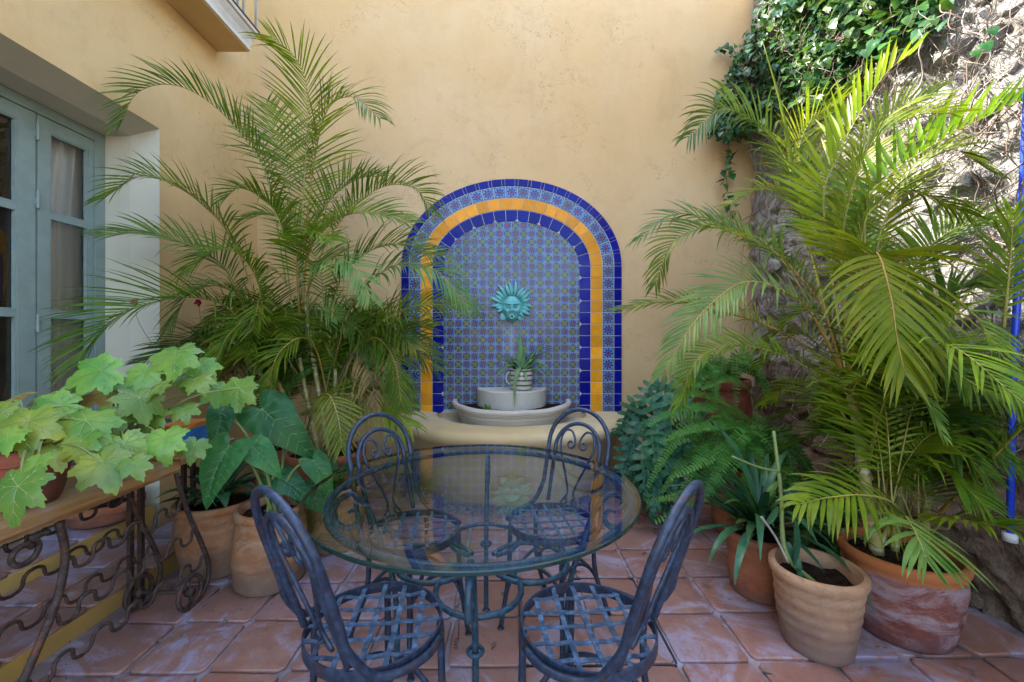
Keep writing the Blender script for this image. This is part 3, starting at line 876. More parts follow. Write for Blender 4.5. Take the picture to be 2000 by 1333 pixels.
bp = [(-.075, .50), (-.062, .55), (-.050, .60), (-.042, .622), (-.030, .628), (-.030, .634), (-.018, .640), (-.020, .650), (.0, .656), (.004, .672), (-.004, .688), (-.035, .690), (-.040, .68), (-.045, .60)]
m = half(bp, .535, .68); m.build('bowl', M['limew'], ft_, auto=40)
m = MB(); m.v.append((AX, WY, .648))
for i in range(nn+1):
    t = math.pi*i/nn; m.v.append((AX+.495*math.cos(t), WY-.64*math.sin(t), .640+.008*mnoise.noise((i*.7, 0, 0))))
for i in range(nn): m.face([0, i+1, i+2])
m.build('soil', M['soil'], ft_)
m = half([(0, .60), (.004, .70), (.002, .788), (-.006, .795), (-.30, .797)], .312, .36); m.build('pedestal', M['limew'], ft_, auto=40)
# gravel strip round the foot
g = MB(); 
for k in range(1500):
    t = rnd.uniform(.0, math.pi); rr_ = rnd.uniform(.78, 1.0)
    x = AX+(.20+rr_*.83)*math.cos(t); y = WY-(.14+rr_*.85)*math.sin(t); 
    if y > WY-.05: continue
    s = rnd.uniform(.006, .014); c = V((x, y, .004+rnd.uniform(0, .008)))
    b = len(g.v); a0 = rnd.uniform(0, 6)
    for q in range(5):
        a = a0+q*1.2566; g.v.append((c.x+s*math.cos(a)*rnd.uniform(.8,1.2), c.y+s*math.sin(a)*rnd.uniform(.8,1.2), c.z))
    g.v.append((c.x, c.y, c.z+s*.7)); g.v.append((c.x, c.y, c.z-s*.7))
    for q in range(5): g.face([b+q, b+(q+1) % 5, b+5]); g.face([b+(q+1) % 5, b+q, b+6])
tag(g.build('gravel', M['pebble']), 'grey gravel strip round the foot of the fountain', 'gravel', kind='stuff')

# ------------------------------------------------------------------ lion mask
mk = thing('mask', 'verdigris bronze sun face spout fixed on the blue tiles', 'wall mask', (.045, TF, 1.53))
MX, MZ, MY = .045, 1.515, TF-.012
def gs(u, v, cu, cv, su, sv): return math.exp(-((u-cu)/su)**2-((v-cv)/sv)**2)
m = MB(); nu, nv = 44, 48
W_, H_ = .105, .125
for j in range(nv+1):
    for i in range(nu+1):
        u = -1+2*i/nu; v = -1+2*j/nv
        # disc mapping
        x = u*math.sqrt(1-v*v/2); z = v*math.sqrt(1-u*u/2)
        r2 = min(1, x*x+z*z); wd = 1-.22*max(0, -z)*1.0
        d = .075*math.sqrt(max(0, 1-r2*.98))
        ax = abs(x)
        d += .034*gs(x, z, 0, -.18, .15, .17)+.014*gs(x, z, 0, .12, .10, .3)        # nose
        d += .016*gs(ax, z, .17, -.24, .09, .08)                                   # nostrils
        d += .020*gs(ax, z, .36, .33-.12*(.36-ax), .30, .065)+.010*gs(ax, z, .30, .50, .3, .06)     # brows
        d -= .016*gs(ax, z, .36, .13, .17, .085)                                   # sockets
        d += .016*gs(ax, z, .52, -.18, .22, .22)                                   # cheeks
        d += .024*gs(x, z, 0, -.62, .25, .16)-.030*gs(x, z, 0, -.62, .08, .07)     # lips round the spout
        d += .012*gs(ax, z, .10, -.42, .10, .07)
        d += .010*gs(x, z, 0, .74, .5, .15)
        m.v.append((MX+x*W_*wd, MY-d, MZ+z*H_))
for j in range(nv):
    for i in range(nu): a = j*(nu+1)+i; m.face([a, a+1, a+nu+2, a+nu+1])
m.build('face', M['verdigris'], mk)
for sx_ in (-1, 1):
    m = MB(); c = V((MX+sx_*.037, MY-.083, MZ+.017))
    for (r_, dz_, dy_) in ((.017, .007, .0), (.017, -.006, .0)):
        m.tube([c+V((-.019, .004, 0)), c+V((-.008, -.003, dz_)), c+V((.008, -.003, dz_)), c+V((.019, .004, 0))], [.001, .003, .003, .001], 6)
    b = len(m.v)
    for j in range(7):
        for i in range(10):
            a = 2*math.pi*i/10; f = math.pi*j/6
            m.v.append((c.x+.009*math.sin(f)*math.cos(a), c.y+.002+.006*math.sin(f)*math.sin(a), c.z+.0065*math.cos(f)))
    for j in range(6):
        for i in range(10): m.face([b+j*10+i, b+j*10+(i+1) % 10, b+(j+1)*10+(i+1) % 10, b+(j+1)*10+i])
    m.build('eye', M['verdigris'], mk)
m = MB(); pts = [(MX+.018*math.cos(a), MY-.088+.004*math.sin(a), MZ-.078+.016*math.sin(a)) for a in [2*math.pi*i/20 for i in range(20)]]
m.tube(pts, .007, 8, True); m.build('mouth', M['verdigris'], mk)
rays = []
for k in range(13): rays.append((180-180*k/12, .118+.022*math.sin(k*2.1)+(.02 if 3 < k < 9 else 0), .019))
rays += [(-14, .10, .018), (-30, .115, .020), (-46, .085, .018), (194, .07, .016), (206, .075, .018)]
for (a, ln, wd) in rays:
    a = R(a); rx, rz = .082, .075
    p0 = V((MX+rx*math.cos(a), MY-.012, MZ+.02+rz*math.sin(a)+.012)); d = V((math.cos(a), 0, math.sin(a))); sd = V((-math.sin(a), 0, math.cos(a)))
    m = MB(); ks = [(0, .55, .022), (.35, 1, .034), (.7, .72, .040), (1, .04, .030)]
    bend = rnd.uniform(-.2, .2)
    for (f, w_, h) in ks:
        c = p0+d*ln*f+sd*bend*ln*f*f
        for (o, hh) in ((-1, 0), (-.5, .55), (0, .35), (.5, 1), (1, 0)):
            q = c+sd*wd*w_*o+V((0, -h-.010*hh*w_, 0)); m.v.append(tuple(q))
        q = c+V((0, -h+.008, 0)); m.v.append(tuple(q))
    for i in range(3):
        for j in range(6): m.face([i*6+j, i*6+(j+1) % 6, (i+1)*6+(j+1) % 6, (i+1)*6+j])
    m.face([18+j for j in range(6)]); m.face([j for j in range(6)][::-1])
    m.build('ray', M['verdigris'], mk)
for sx_ in (-1, 1):     # ear flaps below the cheeks
    m = MB()
    pr = [(.066, -.03), (.098, -.045), (.108, -.085), (.092, -.105), (.060, -.100), (.052, -.07)]
    for y in (-.008, -.034):
        for (x, z) in pr: m.v.append((MX+sx_*x, MY+y, MZ+z))
    for k in range(6): m.face([k, (k+1) % 6, 6+(k+1) % 6, 6+k])
    m.face([6+k for k in range(6)]); m.build('ear', M['verdigris'], mk, smooth=False)

m = MB(); m.box(RX, -3.4, 0, RX+.6, .2, 4.6); m.build('side_wall', M['rock'], rw, smooth=False)
# ------------------------------------------------------------------ glass table
TCX, TCY, TZ, TR = -.121, 1.60, .697, .60
tb = thing('glass_table', 'round glass topped garden table on a teal wrought iron base', 'table', (-.1, TCY, 0))
m = MB(); n = 128
for (r_, z) in ((TR-.003, TZ), (TR, TZ-.003), (TR, TZ-.011), (TR-.003, TZ-.014)):
    for k in range(n): a = 2*math.pi*k/n; m.v.append((TCX+r_*math.cos(a), TCY+r_*math.sin(a), z))
m.face([k for k in range(n)], 0)
for l in range(3):
    for k in range(n): m.face([l*n+k, (l+1)*n+k, (l+1)*n+(k+1) % n, l*n+(k+1) % n], 1)
m.face([3*n+k for k in range(n)][::-1], 2)
m.build('glass_top', [M['glass'], M['glass_edge'], M['clear']], tb, smooth=False)
BX, BY = -.095, 1.61
m = MB(); m.tube([(BX+.545*math.cos(a), BY+.545*math.sin(a), TZ-.027) for a in [2*math.pi*i/96 for i in range(96)]], .0125, 10, True)
m.build('support_ring', M['iron_t'], tb)
def spiral(c, ex, ez, r0, r1, a0, a1, n=22):
    return [c+ex*(r0+(r1-r0)*i/n)*math.cos(a0+(a1-a0)*i/n)+ez*(r0+(r1-r0)*i/n)*math.sin(a0+(a1-a0)*i/n) for i in range(n+1)]
for k in range(4):
    a = k*math.pi/2; ex = V((math.cos(a), math.sin(a), 0)); o = V((BX, BY, 0)); ez = V((0,0,1))
    sp = spiral(o+ex*.500+ez*.575, ex, ez, .012, .080, R(-300), R(100), 26)
    q = [o+ex*r_+ez*z for r_, z in ((.432, .600), (.400, .520), (.375, .44), (.350, .38), (.335, .31), (.325, .22), (.322, .10), (.325, .012))]
    path = catmull(sp+q, 70); m = MB()
    m.tube(path, [.0105 if i > 8 else .006+.0008*i for i in range(71)], 10)
    lg = m.build('leg', M['iron_t'], tb)
    m = MB(); b0 = o+ex*.333+ez*.305
    m.tube([b0+ex*.022*math.cos(t)+V((-ex.y, ex.x, 0))*.022*math.sin(t) for t in [2*math.pi*i/24 for i in range(24)]], .0065, 8, True)
    m.build('collar', M['iron_t'], lg)
    m = MB(); f = o+ex*.325; m.lathe([(0, .0), (.019, .0), (.019, .006), (.010, .013), (0, .013)], f.x, f.y, 16); m.build('foot', M['iron_t'], lg)
# four lobed stretcher
pts = []
for k in range(4):
    a = k*math.pi/2
    for i in range(21):
        t = R(-158+316*i/20)
        x, y = .178+.145*math.cos(t), .145*math.sin(t)
        pts.append((BX+x*math.cos(a)-y*math.sin(a), BY+x*math.sin(a)+y*math.cos(a), .40))
m = MB(); m.tube(pts, .0095, 8, True); m.build('stretcher', M['iron_t'], tb)

# ------------------------------------------------------------------ wrought iron chairs
def make_chair(label):
    ch = thing('garden_chair', label, 'chair', (0,0,0), 'wrought iron chairs round the glass table')
    I = M['iron']; SR = .187
    m = MB(); n = 56
    for (r_, z) in ((SR, .428), (SR, .458), (SR-.006, .458), (SR-.006, .428)):
        for k in range(n): a = 2*math.pi*k/n; m.v.append((r_*math.cos(a), r_*math.sin(a), z))
    for l in range(4):
        for k in range(n): m.face([l*n+k, l*n+(k+1) % n, ((l+1) % 4)*n+(k+1) % n, ((l+1) % 4)*n+k])
    m.build('seat_ring', I, ch, auto=40)
    for d in (0, 1):
        for k in range(5):
            of = (k-2)*.0625+(.004 if d else 0); L = math.sqrt(max(0, (SR-.005)**2-of*of))
            m = MB(); a = R(45+90*d); e = V((math.cos(a), math.sin(a), 0)); s = V((-e.y, e.x, 0))
            pts = [s*of+e*L*(-1+2*i/10)+V((0, 0, .4515+(.0030 if (i+k+d) % 2 else -.0005)-.006*(1-abs(-1+2*i/10))*1.0)) for i in range(11)]
            for i in range(10): 
                p, q = pts[i], pts[i+1]
                if i == 0: b = len(m.v); m.v += [tuple(p+s*.0068), tuple(p-s*.0068), tuple(p-s*.0068-V((0,0,.003))), tuple(p+s*.0068-V((0,0,.003)))]
                m.v += [tuple(q+s*.0068), tuple(q-s*.0068), tuple(q-s*.0068-V((0,0,.003))), tuple(q+s*.0068-V((0,0,.003)))]
                c = b+i*4
                for j in range(4): m.face([c+j, c+(j+1) % 4, c+4+(j+1) % 4, c+4+j])
            m.build('seat_strip', M['strip'], ch, smooth=False)
    def yl(z): return -.150-(z-.47)*.31
    def hoop(hw, ztop, foot, r_):
        zc = ztop-hw; pts = []
        right = foot+[(hw*(.985+.015*k/4), yl(z), z) for k, z in enumerate([.60+(zc-.60)*i/4 for i in range(5)])]
        top = [(hw*math.cos(t), yl(zc+hw*math.sin(t)), zc+hw*math.sin(t)) for t in [math.pi*i/18 for i in range(1, 18)]]
        left = [(-x, y, z) for x, y, z in right[::-1]]
        m = MB(); m.tube(catmull(right+top+left, 110), r_, 10); return m
    hoop(.158, .897, [(.176, .085, .440), (.199, .02, .440), (.196, -.055, .444), (.178, -.115, .458), (.165, -.150, .500), (.158, -.178, .55)], .0105).build('back_hoop', I, ch)
    hoop(.118, .832, [(.112, -.146, .470), (.113, -.166, .53)], .0095).build('inner_hoop', I, ch)
    for sg in (-1, 1):
        def pt(x, z): return V((sg*x, yl(z)+.004, z))
        low = [pt(.030+.016*math.cos(t), .488+.016*math.sin(t)) for t in [R(-250+30*i) for i in range(8)]]
        mid = [pt(.016, .52), pt(.030, .575), pt(.062, .65), (pt(.086, .715)), pt(.088, .760), pt(.070, .794), pt(.040, .796), pt(.019, .770), pt(.012, .742)]
        up = [pt(.034+(.021-.011*i/10)*math.cos(R(180+32*i)), .735+(.021-.011*i/10)*math.sin(R(180+32*i))) for i in range(1, 11)]
        m = MB(); m.tube(catmull(low+mid+up, 80), .0055, 8); m.build('scroll', I, ch)
    F = []
    for (x, y, x2, y2) in ((.128, .128, .152, .165), (-.128, .128, -.152, .165), (.150, -.100, .172, -.205), (-.150, -.100, -.172, -.205)):
        m = MB(); p = [V((x, y, .440)), V((x*1.03, y*1.04, .25)), V((x*1.06+(x2-x)*.3, y+(y2-y)*.5, .12)), V((x2, y2, .008))]
        m.tube(catmull(p, 14), [.0105]*8+[.0100]*7, 8); lg = m.build('leg', I, ch)
        m = MB(); m.lathe([(0, 0), (.015, 0), (.016, .005), (.010, .010), (0, .010)], x2, y2, 14); m.build('foot', I, lg)
        F.append((V((x, y, 0)), V((x2, y2, 0))))
    for (i, j) in ((0, 1), (1, 3), (3, 2), (2, 0)):
        A = F[i][0].lerp(F[i][1], .35)*1.02; B_ = F[j][0].lerp(F[j][1], .35)*1.02
        c = (A+B_)/2; inn = -c*.30
        pts = []
        for k in range(19):
            t = math.pi*k/18; f = (1-math.cos(t))/2
            pts.append(A.lerp(B_, f)+inn*math.sin(t)+V((0, 0, .135+.150*math.sin(t)**.8)))
        m = MB(); m.tube(pts, .0075, 8); m.build('brace', I, ch)
    return ch
CH = [((.225, 1.185), (.77, -.64), 'wrought iron chair with lattice seat at the near right of the glass table'),
      ((-.370, 1.190), (-.64, -.77), 'wrought iron chair with lattice seat at the near left beside the ribbed pot'),
      ((-.385, 1.765), (-.78, .62), 'wrought iron chair behind the glass on the left beside the palm pots'),
      ((.195, 1.850), (.62, .785), 'wrought iron chair behind the glass on the right before the fountain')]
chair0 = None
for (xy, bk, lab) in CH:
    if chair0 is None: chair0 = c = make_chair(lab)
    else: c = copy_tree(chair0); c['label'] = lab
    c.location = (xy[0], xy[1], 0); c.rotation_euler = (0, 0, math.atan2(bk[0], -bk[1]))

# ------------------------------------------------------------------ rusty wine rack console on the left
wr = thing('wine_rack_table', 'rusty wrought iron wine rack table with plank top by the steps', 'table', (-1.56, 1.6, 0))
XF, XB = -1.455, -1.690
for k, (xa, xb_) in enumerate(((-1.86, -1.735), (-1.73, -1.60), (-1.595, -1.445))):
    m = MB(); m.box(xa, .86+.01*k, .668+.001*k, xb_, 1.885-.008*k, .700+.001*k); m.build('plank', M['wood'], wr, smooth=False)
m = MB(); m.box(-1.84, .90, .650, -1.462, 1.87, .667); m.build('apron', M['wood'], wr, smooth=False)
def flat(pts, w_, r_, m):      # a hammered round bar
    m.tube(pts, r_, 7)
for X in (XF, XB):
    m = MB(); p = [(X, 1.865, .65), (X, 1.905, .52), (X, 1.955, .40), (X, 2.015, .275), (X, 2.060, .16), (X, 2.062, .085), (X, 2.030, .035), (X, 1.985, .012)]
    m.tube(catmull(p, 60), .0105, 8); m.build('leg', M['rust'], wr)
    m = MB(); p = [(X, 1.375, .65), (X, 1.395, .54), (X, 1.375, .42), (X, 1.33, .32), (X, 1.275, .22), (X, 1.21, .10), (X, 1.165, .01)]
    m.tube(catmull(p, 36), .0115, 8); m.build('leg', M['rust'], wr)
    m = MB(); m.tube([(X, 1.945+.070*math.cos(t), .081+.070*math.sin(t)) for t in [2*math.pi*i/36 for i in range(36)]], .0105, 8, True)
    m.tube([(X, 1.945, .016), (X, 1.945, .145)], .005, 6); m.build('wheel', M['rust'], wr)
    m = MB(); sp = [(X, 1.375-.03, .635)]+[(X, 1.275+.045*math.cos(t)*(1-i*.03), .600+.04*math.sin(t)*(1-i*.03)) for i, t in enumerate([R(60-25*i) for i in range(17)])]
    m.tube(catmull(sp, 40), .0085, 7); m.build('bracket', M['rust'], wr)
    m = MB(); m.tube([(X-.014, 1.945, .081), (X+.014, 1.945, .081)], .020, 10); m.build('hub', M['rust'], wr)
m = MB(); m.tube([(XB, 1.945, .081), (XF, 1.945, .081)], .009, 8); m.build('axle', M['rust'], wr)
def legy(z, right):
    tr = [(.65, 1.865), (.52, 1.905), (.40, 1.955), (.275, 2.015), (.16, 2.060), (.07, 2.055)] if right else [(.65, 1.375), (.54, 1.395), (.42, 1.375), (.32, 1.33), (.22, 1.275), (.10, 1.21)]
    for (za, ya), (zb, yb) in zip(tr, tr[1:]):
        if za >= z >= zb: return ya+(yb-ya)*(za-z)/(za-zb)
    return tr[-1][1]
for X, zz in ((XF, (.50, .34, .19)), (XB, (.55, .40, .25))):
    for z in zz:
        y0, y1 = legy(z, False), legy(z, True); m = MB(); pts = []
        nw = max(4, round((y1-y0)/.135))
        for i in range(nw*14+1):
            f = i/(nw*14); ph = f*nw*2*math.pi
            s = math.cos(ph);             pts.append((X+.004*math.sin(ph*.5), y0+(y1-y0)*f+.010*math.sin(2*ph), z-.002+.027*s))
        m.tube(pts, .0062, 7); m.build('bottle_rail', M['rust'], wr)
# second plank stand behind it, carrying the printed tin
ps = thing('plank_stand', 'low wooden plank stand behind the wine rack table under the leaves', 'stand', (-1.66, 2.15, 0))
m = MB(); m.box(-1.82, 1.955, .660, -1.505, 2.36, .69); m.build('plank', M['wood'], ps, smooth=False)
for (x, y) in ((-1.72, 1.99), (-1.72, 2.32), (-1.77, 1.99), (-1.77, 2.32)):
    m = MB(); zb_ = 0
    m.box(x-.010, y-.010, zb_, x+.010, y+.010, .659); m.build('leg', M['rust'], ps, smooth=False)
bx = thing('printed_box', 'small blue and orange box printed with a car on the plank stand', 'box', (-1.66, 2.06, .69))
bm_ = MB(); bm_.box(-1.80, 2.0, .691, -1.53, 2.20, .83)
def boxmat():
    t = NT('printed card'); o = t.coord('Object'); X = t.xyz(o)
    c = t.mix(t.ramp(t.math('ADD', X[0], t.math('MULTIPLY', X[2], .8)), .10, .101), (.012, .016, .045), (.50, .17, .03))
    c = t.mix(t.ramp(t.math('ADD', X[0], t.math('MULTIPLY', X[2], -.8)), .035, .036), c, (.02, .16, .45))
    c = t.mix(t.math('MULTIPLY', t.ramp(X[2], .045, .044), t.ramp(X[0], .06, .061)), c, (.55, .34, .03))
    return t.done(t.bsdf(c, .35))
bm_.build('carton', boxmat(), bx, smooth=False)
m = MB(); c = V((-1.625, 1.9985, .755))
m.tube([c+V((.036*math.cos(t), 0, .036*math.sin(t))) for t in [2*math.pi*i/28 for i in range(28)]], .0085, 6, True, 0)
m.tube([c+V((.012*math.cos(t), -.002, .012*math.sin(t))) for t in [2*math.pi*i/12 for i in range(12)]], .004, 5, True, 1)
for k in range(9):
    a = 2*math.pi*k/9; m.tube([c+V((.010*math.cos(a), -.001, .010*math.sin(a))), c+V((.030*math.cos(a), 0, .030*math.sin(a)))], .0026, 5, mi=1)
m.build('printed_wheel', [M['darkmetal'], simple('print silver', (.5, .46, .38), .5)], bx)

# ------------------------------------------------------------------ pots
def pot(name, label, cx, cy, z0, h, rt, rb, mat, lip=.024, th=.028, ribs=0, bulge=0, soil=.04, seed=0, group=None, wob=.012, rim=.012):
    t = thing(name, label, 'plant pot', (cx, cy, z0), group)
    pr = [(0, z0), (rb*.93, z0), (rb, z0+.012)]
    n = 26
    for i in range(1, n+1):
        f = i/n; z = z0+.012+(h-.012-lip*1.6)*f
        r_ = rb+(rt-rim-rb)*(f**.8)+bulge*math.sin(math.pi*f)
        if ribs: r_ += .0035*math.sin(f*ribs*2*math.pi)*.5*(1 if f > .25 else .3)
        pr.append((r_, z))
    zt_ = z0+h
    pr += [(rt-.003, zt_-lip*1.45), (rt, zt_-lip), (rt-.001, zt_-.006), (rt-.007, zt_), (rt-th+.005, zt_), (rt-th, zt_-.008), (rt-th-.006, zt_-lip*1.5), (rt-th-rim, zt_-soil-.05)]
    m = MB(); m.lathe(pr, cx, cy, 56, wob=wob, seed=seed); m.build('body', M[mat], t, auto=50)
    m = MB(); m.soil(cx, cy, zt_-soil, rt-th-.002); m.build('soil', M['soil'], t, smooth=False)
    return t
POT = {}
def pp(key, *a, **k): POT[key] = pot(*a, **k); return POT[key]
pp('A', 'clay_pot', 'tan weathered clay pot with a bare green cutting, foremost of the right pots', 1.255, 1.715, .0035, .325, .170, .122, 'pot_tan', ribs=6, seed=1, soil=.055, wob=.03)
pp('B', 'clay_pot', 'big dark weathered clay pot holding the right palm beside the stone wall', 1.685, 1.815, .0035, .345, .215, .165, 'pot_dark', ribs=3, seed=2, bulge=.008, wob=.02)
pp('C', 'clay_pot', 'orange clay pot with strap leaved plant behind the tan pot', 1.245, 2.085, .0035, .30, .160, .130, 'pot_orange', seed=3)
pp('D', 'clay_pot', 'stout orange clay pot with a whitened foot beside the wine rack table', -1.575, 2.31, .0035, .375, .205, .165, 'pot_old', seed=4, bulge=.01, wob=.03)
pp('E', 'clay_pot', 'ribbed squat clay pot with mossy base behind the near left chair', -1.215, 2.175, .0035, .385, .165, .160, 'pot_old', ribs=6, seed=5, bulge=.018, wob=.05)
pp('F', 'clay_pot', 'clay pot seen through the table glass on the left', -1.03, 2.56, .0035, .37, .185, .145, 'pot_old', seed=6, wob=.03)
pp('G', 'clay_pot', 'wide red clay pot holding the left palm below the ochre wall', -1.25, 2.93, .0035, .475, .265, .20, 'pot_orange', lip=.035, seed=7)
pp('H', 'clay_bowl', 'low wide clay bowl standing on the door threshold', -2.395, 2.52, .1735, .115, .19, .16, 'pot_orange', lip=.03, seed=8)
pp('I', 'clay_pot', 'red brown clay pot nearest the left edge on the plank top', -1.605, 1.40, .703, .19, .135, .092, 'pot_rim', lip=.03, seed=9)
pp('J', 'clay_pot', 'small red clay pot hidden among leaves on the plank top', -1.60, 1.74, .703, .16, .105, .075, 'pot_rim', lip=.025, seed=10)
pp('K', 'clay_pot', 'tall red brown clay jar against the ochre wall behind the ferns', 1.73, 3.50, .0035, .91, .255, .19, 'pot_rim', lip=.05, seed=11, bulge=.04)
pp('L', 'clay_pot', 'dark clay pot under the blue green lobed leaves by the fountain', 1.03, 3.05, .0035, .34, .17, .13, 'pot_rim', seed=12)
pp('Mm', 'clay_pot', 'clay pot buried under the drooping ferns', 1.50, 2.72, .0035, .44, .20, .16, 'pot_orange', seed=13)
pp('N', 'clay_pot', 'clay pot in the corner by the cream door surround behind the palm', -1.75, 3.25, .0035, .42, .19, .15, 'pot_orange', seed=14)
# striped pot of the aloe
t = thing('striped_pot', 'small cream pot with dark blue bands on the fountain pedestal', 'plant pot', (.125, 3.70, .798)); POT['Z'] = t
pr = [(0, .798), (.078, .798), (.088, .805)]
prof_ = [(.088+.012*math.sin(f*math.pi*.8), .805+.155*f) for f in [i/22 for i in range(23)]]
pr += prof_+[(.106, .968), (.106, .976), (.098, .978), (.092, .97), (.088, .93)]
m = MB(); m.lathe(pr, .125, 3.70, 40)
def stripem():
    t = NT('banded glaze'); X = t.xyz(t.coord('Object')); z = t.math('ADD', X[2], t.math('MULTIPLY', t.noise(t.coord('Object'), 14, 3), .010))
    f = t.math('FRACT', t.math('MULTIPLY', z, 24)); 
    c = t.mix(t.math('LESS_THAN', f, .30), (.47, .42, .31), (.02, .028, .055))
    return t.done(t.bsdf(c, .3))
m.build('body', stripem(), t); m = MB(); m.disc(.125, 3.70, .955, .088, 20, noise=.004); m.build('soil', M['soil'], t, smooth=False)
m = MB(); m.tube(catmull([(.030, 3.70, .955), (-.002, 3.69, .93), (-.002, 3.69, .87), (.036, 3.70, .835)], 16), .006, 6); m.build('handle', M['tape'], t)

# blue pipe by the stone wall
bp_ = thing('blue_pipe', 'bright blue plastic pipe standing against the stone wall', 'pipe', (2.15, 1.80, .43))
m = MB(); m.tube([(2.115, 1.78, .425), (2.12, 1.777, 1.0), (2.172, 1.765, 2.3), (2.215, 1.75, 3.1)], .0125, 12); m.build('tube', M['pipe'], bp_)
m = MB(); m.tube([(2.114, 1.78, .395), (2.115, 1.78, .430)], .024, 12); m.build('collar', M['tape'], bp_)
m = MB(); m.tube([(2.132, 1.777, .85), (2.136, 1.777, .862)], .019, 8); m.build('cable_tie', M['darkmetal'], bp_)
mb = MB(); mb.box(2.02, 1.62, -.05, 2.24, 1.95, .397)
# thin wire left on the floor
m = MB(); p = [(-.26, 1.90, .012), (-.215, 1.86, .013), (-.205, 1.80, .012), (-.20, 1.74, .014)]+[(-.205+.008*math.cos(i), 1.735-.0035*i, .016+.006*math.sin(i*1.3)) for i in range(16)]
tag(m.tube(catmull(p, 60), .0012, 4) or m.build('curled_wire', M['darkmetal']), 'thin curled dark wire lying on the terracotta tiles under the table', 'wire')
# ------------------------------------------------------------------ fronds
UPV = V((0, 0, 1))
def frond_mesh(name, pts, mats, n=46, L=.30, start=.22, wid=.011, droop=.5, vl=25, roll=0, fwd=(68, 28), rr=.0068, side=None, seed=0, prof=None, miss=.02, one=None, segs=5, jit=1.0, face=None, tilt=38):
    """pinnate leaf: rachis tube through pts, narrow folded leaflets on both sides.
    vl: lift of the leaflets above the rachis plane, roll: twist of that plane, face: rough direction the upper side looks to"""
    r = random.Random(seed); S = 60
    c = catmull(pts, S); m = MB()
    m.tube(c, [rr*(1-.82*i/S) for i in range(S+1)], 5, mi=1)
    ch = c[-1]-c[0]
    if side is None:
        if face is not None: side = (c[S//2]-c[0]).cross(V(face))
        else:
            side = V((ch.x, ch.y, 0)).cross(UPV)
        if side.length < 1e-3: side = V((1, 0, 0))
    side = V(side).normalized()
    T = [(c[min(i+1, S)]-c[max(i-1, 0)]).normalized() for i in range(S+1)]
    fr = []; s = side
    for i in range(S+1):
        s = (s-T[i]*s.dot(T[i])).normalized(); fr.append(s)
    flip = 1 if ch.x > 0 else -1
    lat = abs(ch.x)/max(1e-6, math.hypot(ch.x, ch.y))
    if face is None and not roll: roll_ = flip*tilt*lat
    else: roll_ = roll
    droop *= 1.55 if face is None else 1.0
    if prof is None: prof = lambda f: (.45+.55*min(1, f/.25)) if f < .25 else (1-.62*((f-.25)/.75)**1.6)
    for k in range(n):
        f = k/(n-1); t = start+(1-start)*(f**.96)*.995
        x = t*S; i = min(S-1, int(x)); p = c[i].lerp(c[i+1], x-i); tt = T[i]
        nm = fr[i].cross(tt)
        rm = Matrix.Rotation(R(roll_), 3, tt); sd = rm @ fr[i]; nm = rm @ nm
        for sg in (-1, 1):
            if one and sg != one: continue
            if r.random() < miss: continue
            a = R(fwd[0]+(fwd[1]-fwd[0])*f+r.uniform(-5, 5)*jit); v = R(vl+r.uniform(-9, 9)*jit)
            d = tt*math.cos(a)+(sd*sg*math.cos(v)+nm*math.sin(v))*math.sin(a)
            l = L*prof(f)*r.uniform(.9, 1.08); w = wid*.50*(.7+.5*prof(f))*r.uniform(.85, 1.15)
            dr = droop*r.uniform(.7, 1.35)*(3.2 if r.random() < .05 else 1)
            b = len(m.v); q = p.copy(); dd = d.normalized()
            wv0 = (tt-d*tt.dot(d)).normalized()
            tw = Matrix.Rotation(r.uniform(-.3, .3)*jit, 3, dd)
            wv0 = tw @ wv0
            for j in range(segs+1):
                g = j/segs; ww = w*(math.sin(math.pi*min(1, .18+g*.86))**.75 if j < segs else .04)
                wv = (wv0-dd*wv0.dot(dd)).normalized(); nn = wv.cross(dd)
                if nn.dot(nm) < 0: nn = -nn
                for o in (-1, 0, 1): m.v.append(tuple(q+wv*ww*o-nn*(.32*ww if o == 0 else 0)))
                q = q+dd*(l/segs)
                dd = (dd+V((0, 0, -1))*dr*(1.0/segs)*(.5+g)).normalized()
            for j in range(segs):
                for o in (0, 1):
                    e = b+j*3+o; m.face([e, e+1, e+4, e+3], 0)
    return m, mats
def frond(parent, pts, leaf='palm', stem='rachis', name='frond', **k):
    m, mats = frond_mesh(name, pts, [M[leaf], M[stem]], **k)
    return m.build(name, mats, parent)
def F(parent, px_pts, **k): return frond(parent, [P(*q) for q in px_pts], **k)

def canes(parent, base, tops, r0=.018, r1=.013):
    for k, tp in enumerate(tops):
        b = V(base)+V((rnd.uniform(-.11, .11), rnd.uniform(-.11, .11), 0)); tp = V(tp)
        mid = b.lerp(tp, .5)+V((rnd.uniform(-.02, .02), rnd.uniform(-.02, .02), 0))
        m = MB(); m.tube(catmull([b, mid, tp], 16), [r0+(r1-r0)*i/16 for i in range(17)], 8)
        m.build('cane', M['cane'], parent)

